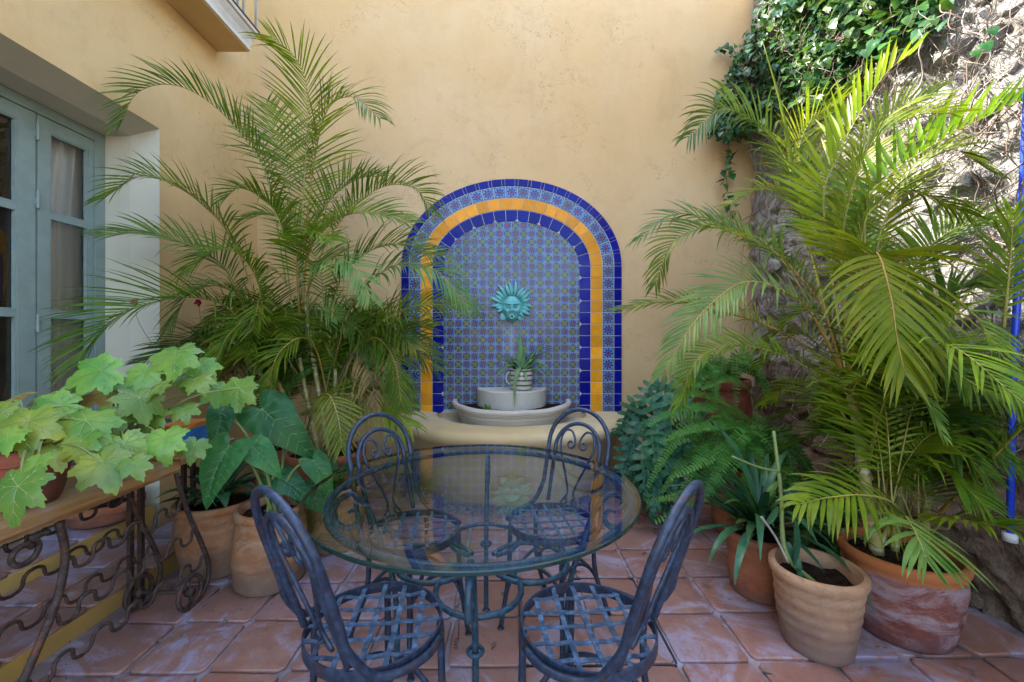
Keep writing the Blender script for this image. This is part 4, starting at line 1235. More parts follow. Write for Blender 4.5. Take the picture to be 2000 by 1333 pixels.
# ------------------------------------------------------------------ left palm
lp = thing('areca_palm', 'tall bushy palm with many canes in front of the ochre wall on the left', 'palm', (-1.25, 2.93, .44))
GB = V((-1.25, 2.93, .44))
cb = {}
for nm_, (a, b, c_) in {'c1': (585, 700, 2.93), 'c2': (515, 690, 2.85), 'c3': (655, 720, 2.95), 'c4': (690, 770, 2.80), 'c5': (580, 470, 3.0), 'c6': (430, 640, 2.75)}.items(): cb[nm_] = P(a, b, c_)
canes(lp, GB, list(cb.values()))
LP = [
 # (points, options)
 ([(583,600,2.98),(590,430,3.0),(600,250,2.98),(598,165,2.92),(575,110,2.80),(530,72,2.66)], dict(L=.50, n=62, start=.30, face=(0,-1,.15), vl=8, droop=.55, leaf='palm')),
 ([(586,560,3.0),(612,330,3.05),(640,215,3.1),(690,190,3.05),(742,232,2.95)], dict(L=.40, n=50, start=.4, droop=.75, vl=20, leaf='palm')),
 ([(560,560,2.95),(522,350,2.90),(460,250,2.78),(395,190,2.65),(330,165,2.52),(268,182,2.42),(236,242,2.36)], dict(L=.34, n=58, start=.28, vl=34, droop=.35, leaf='palm')),
 ([(590,600,3.0),(640,470,3.1),(700,395,3.15),(760,362,3.1),(815,372,3.0),(846,420,2.9)], dict(L=.36, n=50, start=.36, vl=38, droop=.5, leaf='palm', stem='rachis_o')),
 ([(585,600,3.0),(610,450,3.1),(650,385,3.2),(700,350,3.3),(745,345,3.35)], dict(L=.36, n=40, start=.4, vl=40, droop=.35)),
 ([(520,640,2.85),(455,470,2.75),(395,400,2.65),(339,362,2.52),(275,345,2.42),(205,386,2.32)], dict(L=.33, n=54, start=.32, vl=22, droop=.5)),
 ([(570,600,2.95),(548,440,2.85),(510,388,2.76),(468,368,2.66),(440,388,2.6)], dict(L=.30, n=44, start=.4, vl=30, droop=.6)),
 ([(500,680,2.8),(450,540,2.7),(390,490,2.6),(300,456,2.48),(195,458,2.34)], dict(L=.36, n=54, start=.3, vl=14, droop=.35, leaf='palm_p')),
 ([(500,700,2.8),(455,610,2.62),(385,582,2.45),(300,590,2.28),(217,628,2.12),(160,705,2.02)], dict(L=.46, n=52, start=.26, vl=22, droop=.30, leaf='palm')),
 ([(590,620,2.95),(602,500,2.85),(645,437,2.76),(715,415,2.68),(800,436,2.62)], dict(L=.34, n=54, start=.3, vl=25, droop=.5, leaf='palm')),
 ([(640,700,2.95),(660,560,2.9),(715,495,2.85),(785,478,2.8),(852,500,2.76)], dict(L=.36, n=54, start=.3, vl=22, droop=.6, leaf='palm')),
 ([(650,720,2.95),(690,590,2.85),(770,520,2.75),(850,528,2.68),(918,605,2.62)], dict(L=.36, n=58, start=.28, vl=12, droop=.8, leaf='palm_p')),
 ([(660,760,2.9),(700,673,2.85),(754,624,2.8),(820,596,2.75),(905,600,2.68)], dict(L=.32, n=50, start=.3, vl=20, droop=.7, leaf='palm')),
 ([(685,790,2.8),(705,690,2.78),(735,660,2.74),(770,705,2.68),(784,790,2.62)], dict(L=.30, n=44, start=.3, vl=5, droop=.5, leaf='palm')),
 ([(600,640,2.95),(606,540,2.75),(640,505,2.6),(690,520,2.5),(722,580,2.44)], dict(L=.30, n=44, start=.3, vl=5, droop=.6, leaf='palm_p')),
 ([(585,620,2.9),(580,500,2.8),(610,455,2.6),(650,470,2.5)], dict(L=.32, n=44, start=.3, vl=20, droop=.5)),
 ([(520,680,2.85),(505,560,2.78),(470,500,2.66),(420,490,2.55),(370,530,2.47)], dict(L=.36, n=50, start=.3, vl=20, droop=.6)),
 ([(520,700,2.85),(480,600,2.7),(430,560,2.6),(370,575,2.5),(330,640,2.4)], dict(L=.34, n=48, start=.3, vl=10, droop=.6, leaf='palm_p')),
 ([(620,700,2.95),(630,560,3.0),(600,470,3.05),(540,420,3.05),(470,430,3.0)], dict(L=.36, n=50, start=.3, vl=20, droop=.5)),
 ([(560,720,2.9),(540,640,2.7),(500,620,2.55),(450,650,2.45),(420,710,2.38)], dict(L=.30, n=44, start=.25, vl=12, droop=.5, leaf='palm')),
 ([(690,790,2.8),(740,690,2.85),(790,640,2.9),(840,640,2.9)], dict(L=.36, n=46, start=.25, vl=30, droop=.3, leaf='palm')),
 ([(640,780,2.9),(620,690,2.75),(590,660,2.6),(545,690,2.48),(520,760,2.42)], dict(L=.30, n=42, start=.25, vl=12, droop=.55, leaf='palm')),
 ([(600,840,2.75),(615,790,2.5),(640,770,2.36),(660,815,2.27),(668,880,2.22)], dict(L=.26, n=34, start=.25, vl=4, droop=.35, leaf='palm_y')),
 ([(560,800,2.8),(530,720,2.7),(490,690,2.6),(430,700,2.5),(380,740,2.42)], dict(L=.34, n=44, start=.25, vl=12, droop=.5)),
 ([(585,560,3.0),(575,420,3.1),(545,300,3.2),(520,200,3.3)], dict(L=.42, n=40, start=.5, vl=14, droop=.35)),
]
for k, (p, o) in enumerate(LP): F(lp, p, seed=k, **({'stem': 'rachis_o'} if k % 2 and 'stem' not in o else {}), **dict(o, n=int(o['n']*.86)))
# thin inner and lower fronds filling the clump
for k in range(20):
    r = random.Random(900+k)
    b = GB+V((r.uniform(-.22, .24), r.uniform(-.10, .20), r.uniform(.05, .50)))
    a = r.choice((r.uniform(-.7, .5), r.uniform(2.6, 3.9), r.uniform(.3, 2.8))); L_ = r.uniform(.50, .90)
    dx, dy = math.cos(a), math.sin(a)*.75-.1
    if dy > 0: L_ *= .7
    h = r.uniform(.25, .75)
    pts = [b, b+V((dx*.22*L_, dy*.22*L_, h*.62)), b+V((dx*.6*L_, dy*.6*L_, h)), b+V((dx*1.0*L_, dy*1.0*L_, h*.72-.06))]
    frond(lp, pts, r.choice(['palm', 'palm', 'palm', 'palm_b', 'palm_p', 'palm_y']), L=r.uniform(.24, .34), n=34, start=.28, vl=r.uniform(5, 30), droop=r.uniform(.3, .7), seed=1000+k, rr=.004)
# withered fronds hanging low in the clump
for k, p in enumerate([[(655,760,2.9),(690,690,2.75),(720,720,2.66),(735,800,2.6)], [(520,720,2.8),(480,690,2.62),(455,740,2.52),(450,800,2.48)]]):
    F(lp, p, leaf='palm_dry', stem='bark', L=.20, n=30, start=.3, vl=0, droop=1.0, seed=70+k, miss=.25)
# second smaller palm in the corner pot
lp2 = thing('areca_palm', 'smaller palm in the corner between the cream door surround and the big palm', 'palm', (-1.75, 3.25, .39))
b0 = V((-1.75, 3.25, .39)); canes(lp2, b0, [b0+V((-.08, -.05, .55)), b0+V((.10, 0, .7)), b0+V((.02, .1, .5))], .012, .009)
for k in range(20):
    r = random.Random(500+k); a = r.uniform(0, 2*math.pi); L_ = r.uniform(.45, .85); dx, dy = math.cos(a), math.sin(a)
    if dy > .2: L_ *= .55
    if dx < -.5: L_ *= .55
    h = r.uniform(.35, .8); b = b0+V((r.uniform(-.1, .1), r.uniform(-.1, .1), r.uniform(.15, .6)))
    pts = [b, b+V((dx*.2*L_, dy*.2*L_, h*.6)), b+V((dx*.6*L_, dy*.6*L_, h)), b+V((dx*L_, dy*L_, h*.7))]
    frond(lp2, pts, r.choice(['palm', 'palm', 'palm_b', 'palm_p']), L=r.uniform(.25, .34), n=38, start=.3, vl=r.uniform(5, 30), droop=r.uniform(.3, .7), seed=600+k, rr=.004)
# curly sword fern fronds rising behind
fn = thing('sword_fern', 'light green sword fern with curled tall fronds deep in the left palm clump', 'fern', (-1.62, 3.02, .42))
for k, pp_ in enumerate([[(515,860,3.0),(505,700,3.05),(510,560,3.1),(530,525,3.05),(555,545,3.0)], [(525,860,3.0),(535,720,3.0),(560,600,3.0),(590,580,2.95)], [(510,860,3.0),(480,720,3.0),(470,610,3.0),(455,560,2.95)], [(520,860,2.95),(560,760,2.9),(610,720,2.8)]]):
    F(fn, pp_, leaf='fern', stem='stem', L=.052, n=70, start=.1, wid=.010, vl=0, droop=.1, fwd=(85, 70), rr=.003, seed=k, segs=2, prof=lambda f: 1-.55*f, face=(0, -1, .3))
for k, (x, y, d) in enumerate(((264, 592, 2.44), (388, 592, 2.62))):
    t = thing('pink_flower', ('magenta blossom among palm fronds in front of the cream jamb', 'magenta blossom deeper in the palm clump')[k], 'flower', P(x, y, d))
    for j in range(7):
        a = j*2.4; c = P(x, y, d); e = V((math.cos(a), -.3+.3*math.sin(j), math.sin(a))).normalized(); s = e.cross(V((0, 1, 0.2))).normalized()
        m = MB(); m.v = [tuple(c), tuple(c+e*.014+s*.011), tuple(c+e*.027), tuple(c+e*.014-s*.011), tuple(c+e*.014+V((0, -.004, 0)))]
        m.face([0, 1, 4]); m.face([1, 2, 4]); m.face([2, 3, 4]); m.face([3, 0, 4])
        if 'pink' not in M: M['pink'] = leafmat('magenta petal', (.45, .015, .12), (.35, .01, .10), .3, .5, tint=(1.1, .4, .7))
        m.build('petal', M['pink'], t)
    m = MB(); m.tube(catmull([P(x, y, d)+V((0, .004, -.003)), P(x+8, y+40, d+.05), P(x+60, y+120, d+.2)], 10), .0015, 5); m.build('stem', M['stem'], t)

# ------------------------------------------------------------------ right palm
rp = thing('areca_palm', 'tall golden stemmed palm in the big dark pot beside the sunlit stone wall', 'palm', (1.685, 1.815, .30))
RB = V((1.685, 1.815, .30))
for k, (p, ra) in enumerate([([RB+V((-.07, .03, 0)), P(1688, 930, 1.86), P(1680, 850, 1.88), P(1655, 745, 1.90)], (.026, .018)),
             ([RB+V((.03, .06, 0)), P(1760, 930, 1.88), P(1748, 800, 1.95), P(1725, 700, 2.0)], (.017, .013)),
             ([RB+V((.08, -.02, 0)), P(1812, 950, 1.80), P(1815, 860, 1.82), P(1822, 760, 1.85)], (.016, .012)),
             ([RB+V((0, .10, 0)), P(1790, 900, 1.95), P(1780, 760, 2.0), P(1760, 650, 2.0)], (.013, .010)),
             ([RB+V((.05, .10, 0)), P(1775, 930, 1.92), P(1768, 850, 1.98)], (.016, .012))]):
    m = MB(); m.tube(catmull(p, 20), [ra[0]+(ra[1]-ra[0])*i/20 for i in range(21)], 10); m.build('cane', M['cane'], rp)
RP = [
 ([(1655,760,1.9),(1600,560,2.1),(1547,345,2.35),(1512,275,2.42),(1462,230,2.42),(1405,215,2.38),(1345,268,2.32)], dict(L=.36, n=56, start=.42, vl=18, droop=.85, leaf='palm_b', stem='rachis')),
 ([(1655,750,1.9),(1620,520,2.15),(1585,380,2.35),(1560,300,2.42),(1585,235,2.4),(1640,200,2.3)], dict(L=.36, n=46, start=.45, vl=25, droop=.5, leaf='palm_y')),
 ([(1690,760,1.92),(1610,420,1.98),(1640,300,1.95),(1685,212,1.90),(1732,142,1.86),(1775,108,1.83)], dict(L=.27, n=24, start=.40, vl=55, droop=.10, tilt=0, wid=.017, leaf='palm_y', fwd=(62, 22))),
 ([(1700,720,1.92),(1690,420,1.92),(1735,345,1.90),(1800,298,1.86),(1890,246,1.82),(2010,190,1.78)], dict(L=.26, n=24, start=.38, vl=60, droop=.06, tilt=0, wid=.018, leaf='palm', fwd=(68, 35))),
 ([(1660,740,1.9),(1645,487,1.85),(1672,345,1.80),(1712,272,1.74),(1790,226,1.68),(1862,222,1.64)], dict(L=.26, n=40, start=.34, vl=20, droop=.45, leaf='palm')),
 ([(1690,720,1.92),(1682,470,1.8),(1720,395,1.75),(1790,376,1.70),(1885,416,1.66)], dict(L=.28, n=42, start=.36, vl=10, droop=.75, leaf='palm')),
 ([(1660,745,1.9),(1685,560,1.78),(1712,495,1.68),(1740,580,1.56),(1752,660,1.49),(1767,728,1.45)], dict(L=.38, n=42, start=.36, vl=6, droop=.6, wid=.015, leaf='palm_y', stem='rachis_o')),
 ([(1655,760,1.9),(1610,610,1.98),(1560,540,2.02),(1510,492,2.05),(1434,456,2.08),(1375,444,2.08),(1312,475,2.08),(1280,555,2.06)], dict(L=.26, n=52, start=.30, vl=20, droop=.6, leaf='palm', stem='rachis_o')),
 ([(1650,740,1.95),(1580,590,2.2),(1500,480,2.4),(1400,432,2.55),(1315,420,2.6),(1245,470,2.6)], dict(L=.27, n=46, start=.36, vl=12, droop=.45, leaf='palm_b')),
 ([(1655,750,1.9),(1583,612,1.92),(1515,562,1.92),(1452,552,1.92),(1394,590,1.90),(1345,645,1.88),(1295,730,1.85)], dict(L=.25, n=50, start=.26, vl=18, droop=.6, leaf='palm_p', stem='rachis_o')),
 ([(1650,760,1.95),(1583,683,2.15),(1488,632,2.3),(1416,612,2.4),(1312,590,2.48),(1205,606,2.5)], dict(L=.24, n=46, start=.28, vl=18, droop=.45, leaf='palm', stem='rachis_o')),
 ([(1660,840,1.9),(1610,745,2.0),(1515,690,2.1),(1425,676,2.12),(1360,706,2.1),(1328,790,2.08)], dict(L=.20, n=42, start=.28, vl=25, droop=.5, leaf='palm')),
 ([(1658,770,1.9),(1668,745,1.8),(1720,728,1.70),(1790,762,1.60),(1842,850,1.54)], dict(L=.14, n=32, start=.15, vl=16, droop=.6, leaf='palm_p')),
 ([(1838,1000,1.78),(1900,938,1.68),(1985,848,1.56),(2050,800,1.50)], dict(L=.34, n=24, start=.45, vl=10, droop=.45, leaf='palm', stem='rachis_o', rr=.008)),
 ([(1770,1035,1.78),(1745,985,1.70),(1690,968,1.62),(1620,972,1.56),(1560,985,1.52)], dict(L=.24, n=20, start=.22, vl=0, droop=.75, wid=.017, leaf='palm')),
 ([(1790,1050,1.78),(1770,1010,1.66),(1785,1035,1.52),(1800,1068,1.46),(1808,1090,1.44)], dict(L=.27, n=14, start=.42, vl=2, droop=.40, wid=.017, leaf='palm_p')),
 ([(1810,1050,1.78),(1850,1015,1.68),(1905,1020,1.58),(1965,1030,1.50)], dict(L=.24, n=18, start=.3, vl=16, droop=.55, wid=.017, leaf='palm')),
 ([(1800,860,1.84),(1880,760,1.72),(1950,740,1.62),(2010,790,1.54)], dict(L=.30, n=36, start=.25, vl=10, droop=.6, leaf='palm_p')),
 ([(1750,700,2.0),(1720,560,2.2),(1660,470,2.4),(1580,440,2.55),(1510,470,2.65)], dict(L=.34, n=42, start=.3, vl=20, droop=.5, leaf='palm_b')),
 ([(1960,640,1.7),(1968,560,1.66),(1975,480,1.63),(1978,420,1.62)], dict(L=.26, n=20, start=.2, vl=10, droop=.1, wid=.014, leaf='palm', face=(0,-1,0))),
]
for k, (p, o) in enumerate(RP): F(rp, p, seed=100+k, **o)
m = MB(); m.tube(catmull([P(1640, 700, 2.0), P(1560, 400, 2.3), P(1530, 225, 2.4), P(1490, 82, 2.45)], 20), [.009]*4+[.008]*8+[.012, .012, .011, .009, .007, .005, .004, .003, .001], 7); m.build('spear_leaf', M['palm_y'], rp)
for q in ((1682, 870, 1.875), (1748, 800, 1.95), (1815, 870, 1.82)):
    c = P(*q); m = MB(); m.tube([c+V((.004, 0, -.10)), c+V((0, .002, -.02)), c+V((-.006, .004, .07))], [.024, .022, .017], 9, cap=False); m.build('sheath', M['palebark'], rp)
for k in range(30):
    r = random.Random(1900+k)
    b = RB+V((r.uniform(-.12, .12), r.uniform(-.10, .14), r.uniform(.02, .55)))
    a = r.uniform(-2.0, 2.4); L_ = r.uniform(.35, .70); dx, dy = math.cos(a), math.sin(a)
    if dx > 0: L_ *= .6
    h = r.uniform(.25, .72)
    pts = [b, b+V((dx*.18*L_, dy*.18*L_, h*.62)), b+V((dx*.55*L_, dy*.55*L_, h)), b+V((dx*L_, dy*L_, h*.78-.05))]
    pts = [V((min(q.x, 2.13), q.y, q.z)) for q in pts]
    frond(rp, pts, r.choice(['palm', 'palm', 'palm_b', 'palm_b', 'palm_y']), L=r.uniform(.20, .30), n=32, start=.28, vl=r.uniform(5, 35), droop=r.uniform(.3, .7), seed=2000+k, rr=.0035)

for k, p in enumerate([[(1815,820,1.82),(1870,800,1.74),(1900,870,1.70),(1905,950,1.68)]]):
    F(rp, p, leaf='palm_dry', stem='bark', L=.17, n=28, start=.3, vl=0, droop=1.0, seed=80+k, miss=.25)
for k, p in enumerate([[(1700,700,1.95),(1715,480,1.96),(1770,340,1.92),(1850,290,1.87),(1935,335,1.82)], [(1720,720,1.95),(1775,540,1.95),(1850,455,1.90),(1930,440,1.84),(1990,490,1.79)],
                       [(1690,700,1.95),(1660,440,2.1),(1690,300,2.1),(1750,215,2.05),(1830,180,1.98)], [(1670,720,1.95),(1620,480,2.2),(1560,400,2.35),(1490,370,2.45),(1420,400,2.5)],
                       [(1750,760,1.95),(1800,640,1.9),(1860,570,1.85),(1940,560,1.78)]]):
    F(rp, p, leaf=('palm', 'palm', 'palm_y', 'palm', 'palm_b')[k], L=.24, n=46, start=.36, vl=22, droop=.45, seed=90+k, rr=.005)
# ------------------------------------------------------------------ ferns, right
fr_ = thing('boston_fern', 'large drooping green fern spilling from its pot beside the fountain', 'fern', (1.50, 2.72, .40))
FB = V((1.50, 2.72, .41))
def fernfrond(par, pts, k, leaf='fern', L=.056, n=64):
    n = int(n*.66) 
    return frond(par, pts, leaf, 'stem', L=L, n=n, start=.10, wid=.0155, vl=6, droop=.10, tilt=42, fwd=(86, 66), rr=.0026, seed=3000+k, segs=2, jit=.7, prof=lambda f: (.6+.4*min(1, f*6))*(1-.72*max(0, f-.35)/.65))
spec = [((1500,850,2.70),(1440,870,2.5),(1340,960,2.36),(1262,980,2.28)), ((1490,850,2.7),(1430,880,2.45),(1365,950,2.32),(1290,975,2.26)), ((1500,860,2.7),(1450,890,2.4),(1360,980,2.26),(1280,1020,2.2)),
        ((1480,840,2.7),(1420,830,2.5),(1350,840,2.42),(1290,862,2.38)), ((1480,830,2.7),(1420,790,2.6),(1360,770,2.52),(1310,790,2.46)), ((1500,840,2.7),(1450,850,2.4),(1400,930,2.24),(1350,1000,2.2)),
        ((1510,860,2.7),(1480,900,2.36),(1440,980,2.24),(1420,1050,2.2)), ((1480,830,2.7),(1400,800,2.6),(1330,800,2.55),(1265,830,2.5)), ((1490,830,2.7),(1460,760,2.7),(1420,740,2.6),(1370,760,2.52)), ((1500,840,2.7),(1440,860,2.35),(1380,900,2.2),(1310,935,2.14))]
for k, s_ in enumerate(spec): fernfrond(fr_, [P(*q) for q in s_], k, n=74)
for k in range(64):
    r = random.Random(3300+k); a = r.uniform(0, 2*math.pi); L_ = r.uniform(.32, .58); dx, dy = math.cos(a), math.sin(a)
    if dx > .3: L_ *= .75
    h = r.uniform(.05, .38)
    b = FB+V((r.uniform(-.12, .12), r.uniform(-.12, .12), 0))
    pts = [b, b+V((dx*.28*L_, dy*.28*L_, h*.8)), b+V((dx*.65*L_, dy*.65*L_, h*.75)), b+V((dx*L_, dy*L_, h*.2-.14))]
    fernfrond(fr_, pts, 100+k, r.choice(['fern', 'fern', 'palm_b']), n=56)
f2 = thing('boston_fern', 'upright feathery fern in the tall jar against the ochre wall', 'fern', (1.73, 3.50, .88))
for k in range(26):
    r = random.Random(3500+k); a = r.uniform(0, 2*math.pi); L_ = r.uniform(.2, .42); dx, dy = math.cos(a), math.sin(a)-.3
    h = r.uniform(.02, .26); b = V((1.76, 3.48, .87))+V((r.uniform(-.12, .14), r.uniform(-.12, .12), 0))
    if dy > 0: L_ *= .6
    pts = [b, b+V((dx*.25*L_, dy*.25*L_, h)), b+V((dx*.65*L_, dy*.65*L_, h*.8)), b+V((dx*L_, dy*L_, -.12))]
    fernfrond(f2, pts, 300+k, n=44)
f3 = thing('boston_fern', 'fern growing low on the floor between orange pot and stone wall', 'fern', (1.75, 2.40, .0))
for k in range(30):
    r = random.Random(3700+k); a = r.uniform(0, 2*math.pi); L_ = r.uniform(.25, .5); dx, dy = math.cos(a), math.sin(a)
    if dx > 0: L_ *= .6
    h = r.uniform(.2, .55); b = V((1.75, 2.40, .005))+V((r.uniform(-.1, .1), r.uniform(-.1, .1), 0))
    pts = [b, b+V((dx*.2*L_, dy*.2*L_, h*.7)), b+V((dx*.6*L_, dy*.6*L_, h)), b+V((dx*L_, dy*L_, h*.6))]
    fernfrond(f3, pts, 500+k, r.choice(['fern', 'palm_b']), n=50)

# ------------------------------------------------------------------ broad leaves
def outline_leaf(rad, rings, cup, wav, seed, veins=None, vr=.0018, nseg=None, fold=0):
    """leaf blade in its own xy plane, petiole point at the origin, tip along +y. rad: list of (x, y) outline points"""
    r = random.Random(seed); m = MB(); n = len(rad)
    def zz(x, y):
        q = math.hypot(x, y)
        return -cup*q*q+wav*mnoise.noise((x*9, y*9, seed*3.1))*min(1, q*10)+fold*abs(x)
    m.v.append((0, 0, 0))
    for k in range(1, rings+1):
        f = k/rings
        for (x, y) in rad: m.v.append((x*f, y*f, zz(x*f, y*f)))
    for k in range(n): m.face([0, 1+k, 1+(k+1) % n])
    for l in range(rings-1):
        for k in range(n): m.face([1+l*n+k, 1+(l+1)*n+k, 1+(l+1)*n+(k+1) % n, 1+l*n+(k+1) % n])
    for vp in veins or []:
        pts = [V((x, y, zz(x, y)+.0016)) for x, y in vp]
        m.tube(pts, [vr*(1-.75*i/(len(pts)-1)) for i in range(len(pts))], 4, mi=1, cap=False)
    return m
def maple(seed, size=.1):
    r = random.Random(seed); lobes = [(90, 1.0), (42, .92), (-4, .80), (-48, .66), (138, .92), (184, .80), (228, .66)]
    lobes = [(a+r.uniform(-5, 5), l*r.uniform(.92, 1.06)) for a, l in lobes]
    out = []; N = 112
    for i in range(N):
        a = -90+360*i/N; rr_ = .0
        for la, ll in lobes:
            d = abs((a-la+180) % 360-180)
            rr_ = max(rr_, ll*(1-.40*min(1, d/27)**1.1) if d < 40 else 0)
        rr_ = max(rr_, .56 if abs((a+90+180) % 360-180) > 22 else .16+.40*abs((a+90+180) % 360-180)/22)
        rr_ *= 1+.055*(((i*3) % 4)/1.5-1)
        out.append((size*rr_*math.cos(R(a)), size*rr_*math.sin(R(a))))
    veins = [[(size*ll*.95*f*math.cos(R(la)), size*ll*.95*f*math.sin(R(la))) for f in (0, .25, .5, .75, 1)] for la, ll in lobes]
    for la, ll in lobes:
        for f0, da in ((.35, 30), (.35, -30), (.6, 28), (.6, -28)):
            x0, y0 = size*ll*f0*math.cos(R(la)), size*ll*f0*math.sin(R(la))
            veins.append([(x0+size*.26*ll*g*math.cos(R(la+da)), y0+size*.26*ll*g*math.sin(R(la+da))) for g in (0, .5, 1)])
    m = outline_leaf(out, 7, 3.4, .040, seed, veins, .0010, fold=.12)
    return m.mesh('leaf', [M['begonia'], M['begonia_vein']])
maples = [maple(s) for s in range(8)]
mdry = []
for s in (3, 5):
    me = maples[s].copy(); me.materials[0] = M['begonia_dry']; mdry.append(me)
def frame(nrm, tip):
    z = V(nrm).normalized(); y = V(tip); y = (y-z*y.dot(z)).normalized(); x = y.cross(z)
    return Matrix((x, y, z)).transposed().to_4x4()
def petiole(par, a, b, r_=.0035, sag=.06, mat='stem'):
    a, b = V(a), V(b); mid = a.lerp(b, .55)+V((0, 0, sag)); m = MB()
    m.tube(catmull([a, mid, b], 12), [r_*(1.2-.5*i/12) for i in range(13)], 6); m.build('petiole', M[mat], par)
bg1 = thing('begonia', 'big maple leaved light green plant at the left edge on the plank top', 'plant', (-1.605, 1.40, .865))
bg2 = thing('begonia', 'maple leaved plant spreading right on the plank top before the palm', 'plant', (-1.60, 1.74, .84))
BL = [ # px, py, depth, width px, tip direction (dx right, dz up), lean to camera, dry, plant
 (198,725,1.66,118,(-.9,-.4),.55,0,1),(285,727,1.72,86,(.1,-.6),.7,0,1),(343,690,1.78,112,(.2,-.8),.6,0,1),(309,757,1.66,84,(-.6,-.5),.6,0,1),
 (121,793,1.52,112,(-.6,-.4),.45,0,0),(57,824,1.34,132,(.2,-.7),.65,0,0),(168,821,1.42,138,(0,-.9),.7,0,0),(6,806,1.36,100,(-.5,-.6),.6,0,0),
 (242,868,1.44,118,(.5,-.7),.7,0,1),(322,856,1.50,98,(.3,-.8),.75,0,1),(200,902,1.34,120,(.5,-.8),.6,0,0),(36,950,1.14,136,(.15,-1),.85,0,0),
 (72,902,1.24,76,(.1,-.8),.7,0,0),(228,806,1.58,92,(.3,-.8),.5,0,1),(272,778,1.60,104,(.4,-.6),.55,0,1),(465,757,1.80,96,(.1,-.9),.85,0,1),
 (380,870,1.62,66,(-.1,-.9),.8,0,1),(383,742,1.80,78,(.6,-.4),.5,0,1),(36,775,1.50,70,(-.8,.1),.4,1,0),(99,770,1.56,76,(-.5,.1),.4,2,0),
 (160,862,1.38,92,(.3,-.9),.7,0,0),(150,760,1.66,82,(-.6,-.2),.4,0,0),(250,742,1.80,80,(.2,-.5),.4,0,1),(420,760,1.9,76,(.3,-.7),.6,0,1),
 (350,730,1.9,80,(.4,-.4),.4,0,1),(210,770,1.74,90,(-.3,-.6),.4,2,1),(110,880,1.36,80,(.4,-.9),.6,0,0),(300,815,1.66,78,(.1,-.9),.6,0,1),
 (360,800,1.74,66,(.4,-.8),.7,0,1),(395,715,1.9,70,(.6,-.3),.5,0,1),(320,715,1.9,90,(-.5,-.2),.3,0,1),(15,850,1.28,90,(-.3,-.9),.7,0,0),(260,905,1.36,70,(.6,-.9),.7,0,1)]
for k, (x, y, d, wpx, tp, ln, dry, pl) in enumerate(BL):
    r = random.Random(70+k); par = bg2 if pl else bg1
    c = P(x, y, d); s = wpx*d/FPX/1.86/.1
    nr = V((tp[0]*.35+r.uniform(-.35, .35)+.25, -ln+r.uniform(-.25, .25), .95-ln*.45+r.uniform(-.2, .2))); tip = V((tp[0], -.25, tp[1]))
    me = maples[k % 8] if not dry else mdry[dry-1]
    minst('leaf', me, par, Matrix.Translation(c) @ frame(nr, tip) @ Matrix.Scale(s, 4))
    base = V((-1.605, 1.40, .86)) if not pl else V((-1.60, 1.74, .83))
    petiole(par, base+V((r.uniform(-.05, .05), r.uniform(-.05, .05), 0)), c-nr.normalized()*.002, .0042, .05)

def heart(seed, L=1.0, Wd=.60):
    half = [(0, -.02), (.08, -.16), (.20, -.26), (.31, -.25), (.385, -.12), (.405, .05), (.385, .22), (.335, .40), (.26, .58), (.165, .76), (.07, .92), (0, 1.0)]
    pts = []
    for i in range(len(half)-1):
        for q in range(4):
            t = q/4; a, b = half[i], half[i+1]; pts.append((a[0]+(b[0]-a[0])*t, a[1]+(b[1]-a[1])*t))
    pts.append(half[-1])
    sm = [pts[0]]+[((pts[i-1][0]+pts[i][0]*2+pts[i+1][0])/4, (pts[i-1][1]+pts[i][1]*2+pts[i+1][1])/4) for i in range(1, len(pts)-1)]+[pts[-1]]
    out = [(x*L*Wd/.72, y*L) for x, y in sm]+[(-x*L*Wd/.72, y*L) for x, y in sm[-2:0:-1]]
    # ring order runs up the right side and down the left: reverse for upward normals
    veins = [[(0, L*.97*f) for f in (0, .2, .4, .6, .8, 1)]]
    for f0 in (.0, .12, .26, .40, .54, .68, .80):
        for sg in (-1, 1):
            ln = (.40 if f0 < .6 else .25)*L
            veins.append([(sg*ln*.78*g, L*f0+ln*(.52*g-.1*(f0 < .05)*4*g)) for g in (0, .35, .7, 1)])
    for sg in (-1, 1): veins.append([(sg*.25*L*g, -.22*L*g) for g in (0, .5, 1)])
    veins = [[q for q in v if True] for v in veins]
    m = outline_leaf(out, 6, .55/L, .035*L, seed, veins, .0040*L*1.0, fold=.22)
    return m.mesh('leaf', [M['ear'], M['ear_vein']])
hearts = [heart(11), heart(12, 1, .70), heart(13, 1, .56)]
ee = thing('elephant_ear', 'dark green plant with huge heart shaped leaves between the clay pots on the left', 'plant', (-1.215, 2.175, .35))
EB = V((-1.215, 2.175, .34))
EL = [ # attach px, tip px, scale metres
 (512,800,2.22, 646,900,2.02, .35, (.15,-.80,.62), 0), (447,872,1.96, 392,968,1.84, .25, (.1,-.75,.66), 1), (436,800,2.1, 420,845,2.0, .21, (.3,-.7,.7), 2),
 (612,900,2.2, 652,955,2.12, .20, (.3,-.6,.75), 0), (540,930,2.2, 620,958,2.08, .24, (0,-.5,.85), 2), (492,872,2.05, 545,902,1.96, .19, (.2,-.6,.75), 1),
 (560,815,2.35, 548,760,2.45, .18, (.4,-.8,.4), 2), (600,960,2.3, 660,985,2.2, .2, (.1,-.6,.8), 1)]
for k, (ax, ay, ad, tx, ty, td, s, nr, i) in enumerate(EL):
    a, b = P(ax, ay, ad), P(tx, ty, td)
    minst('leaf', hearts[i], ee, Matrix.Translation(a) @ frame(nr, b-a) @ Matrix.Scale(s, 4))
    petiole(ee, EB+V((rnd.uniform(-.05, .05), rnd.uniform(-.05, .05), 0)), a-V(nr).normalized()*.003, .0085, .08, 'stem')

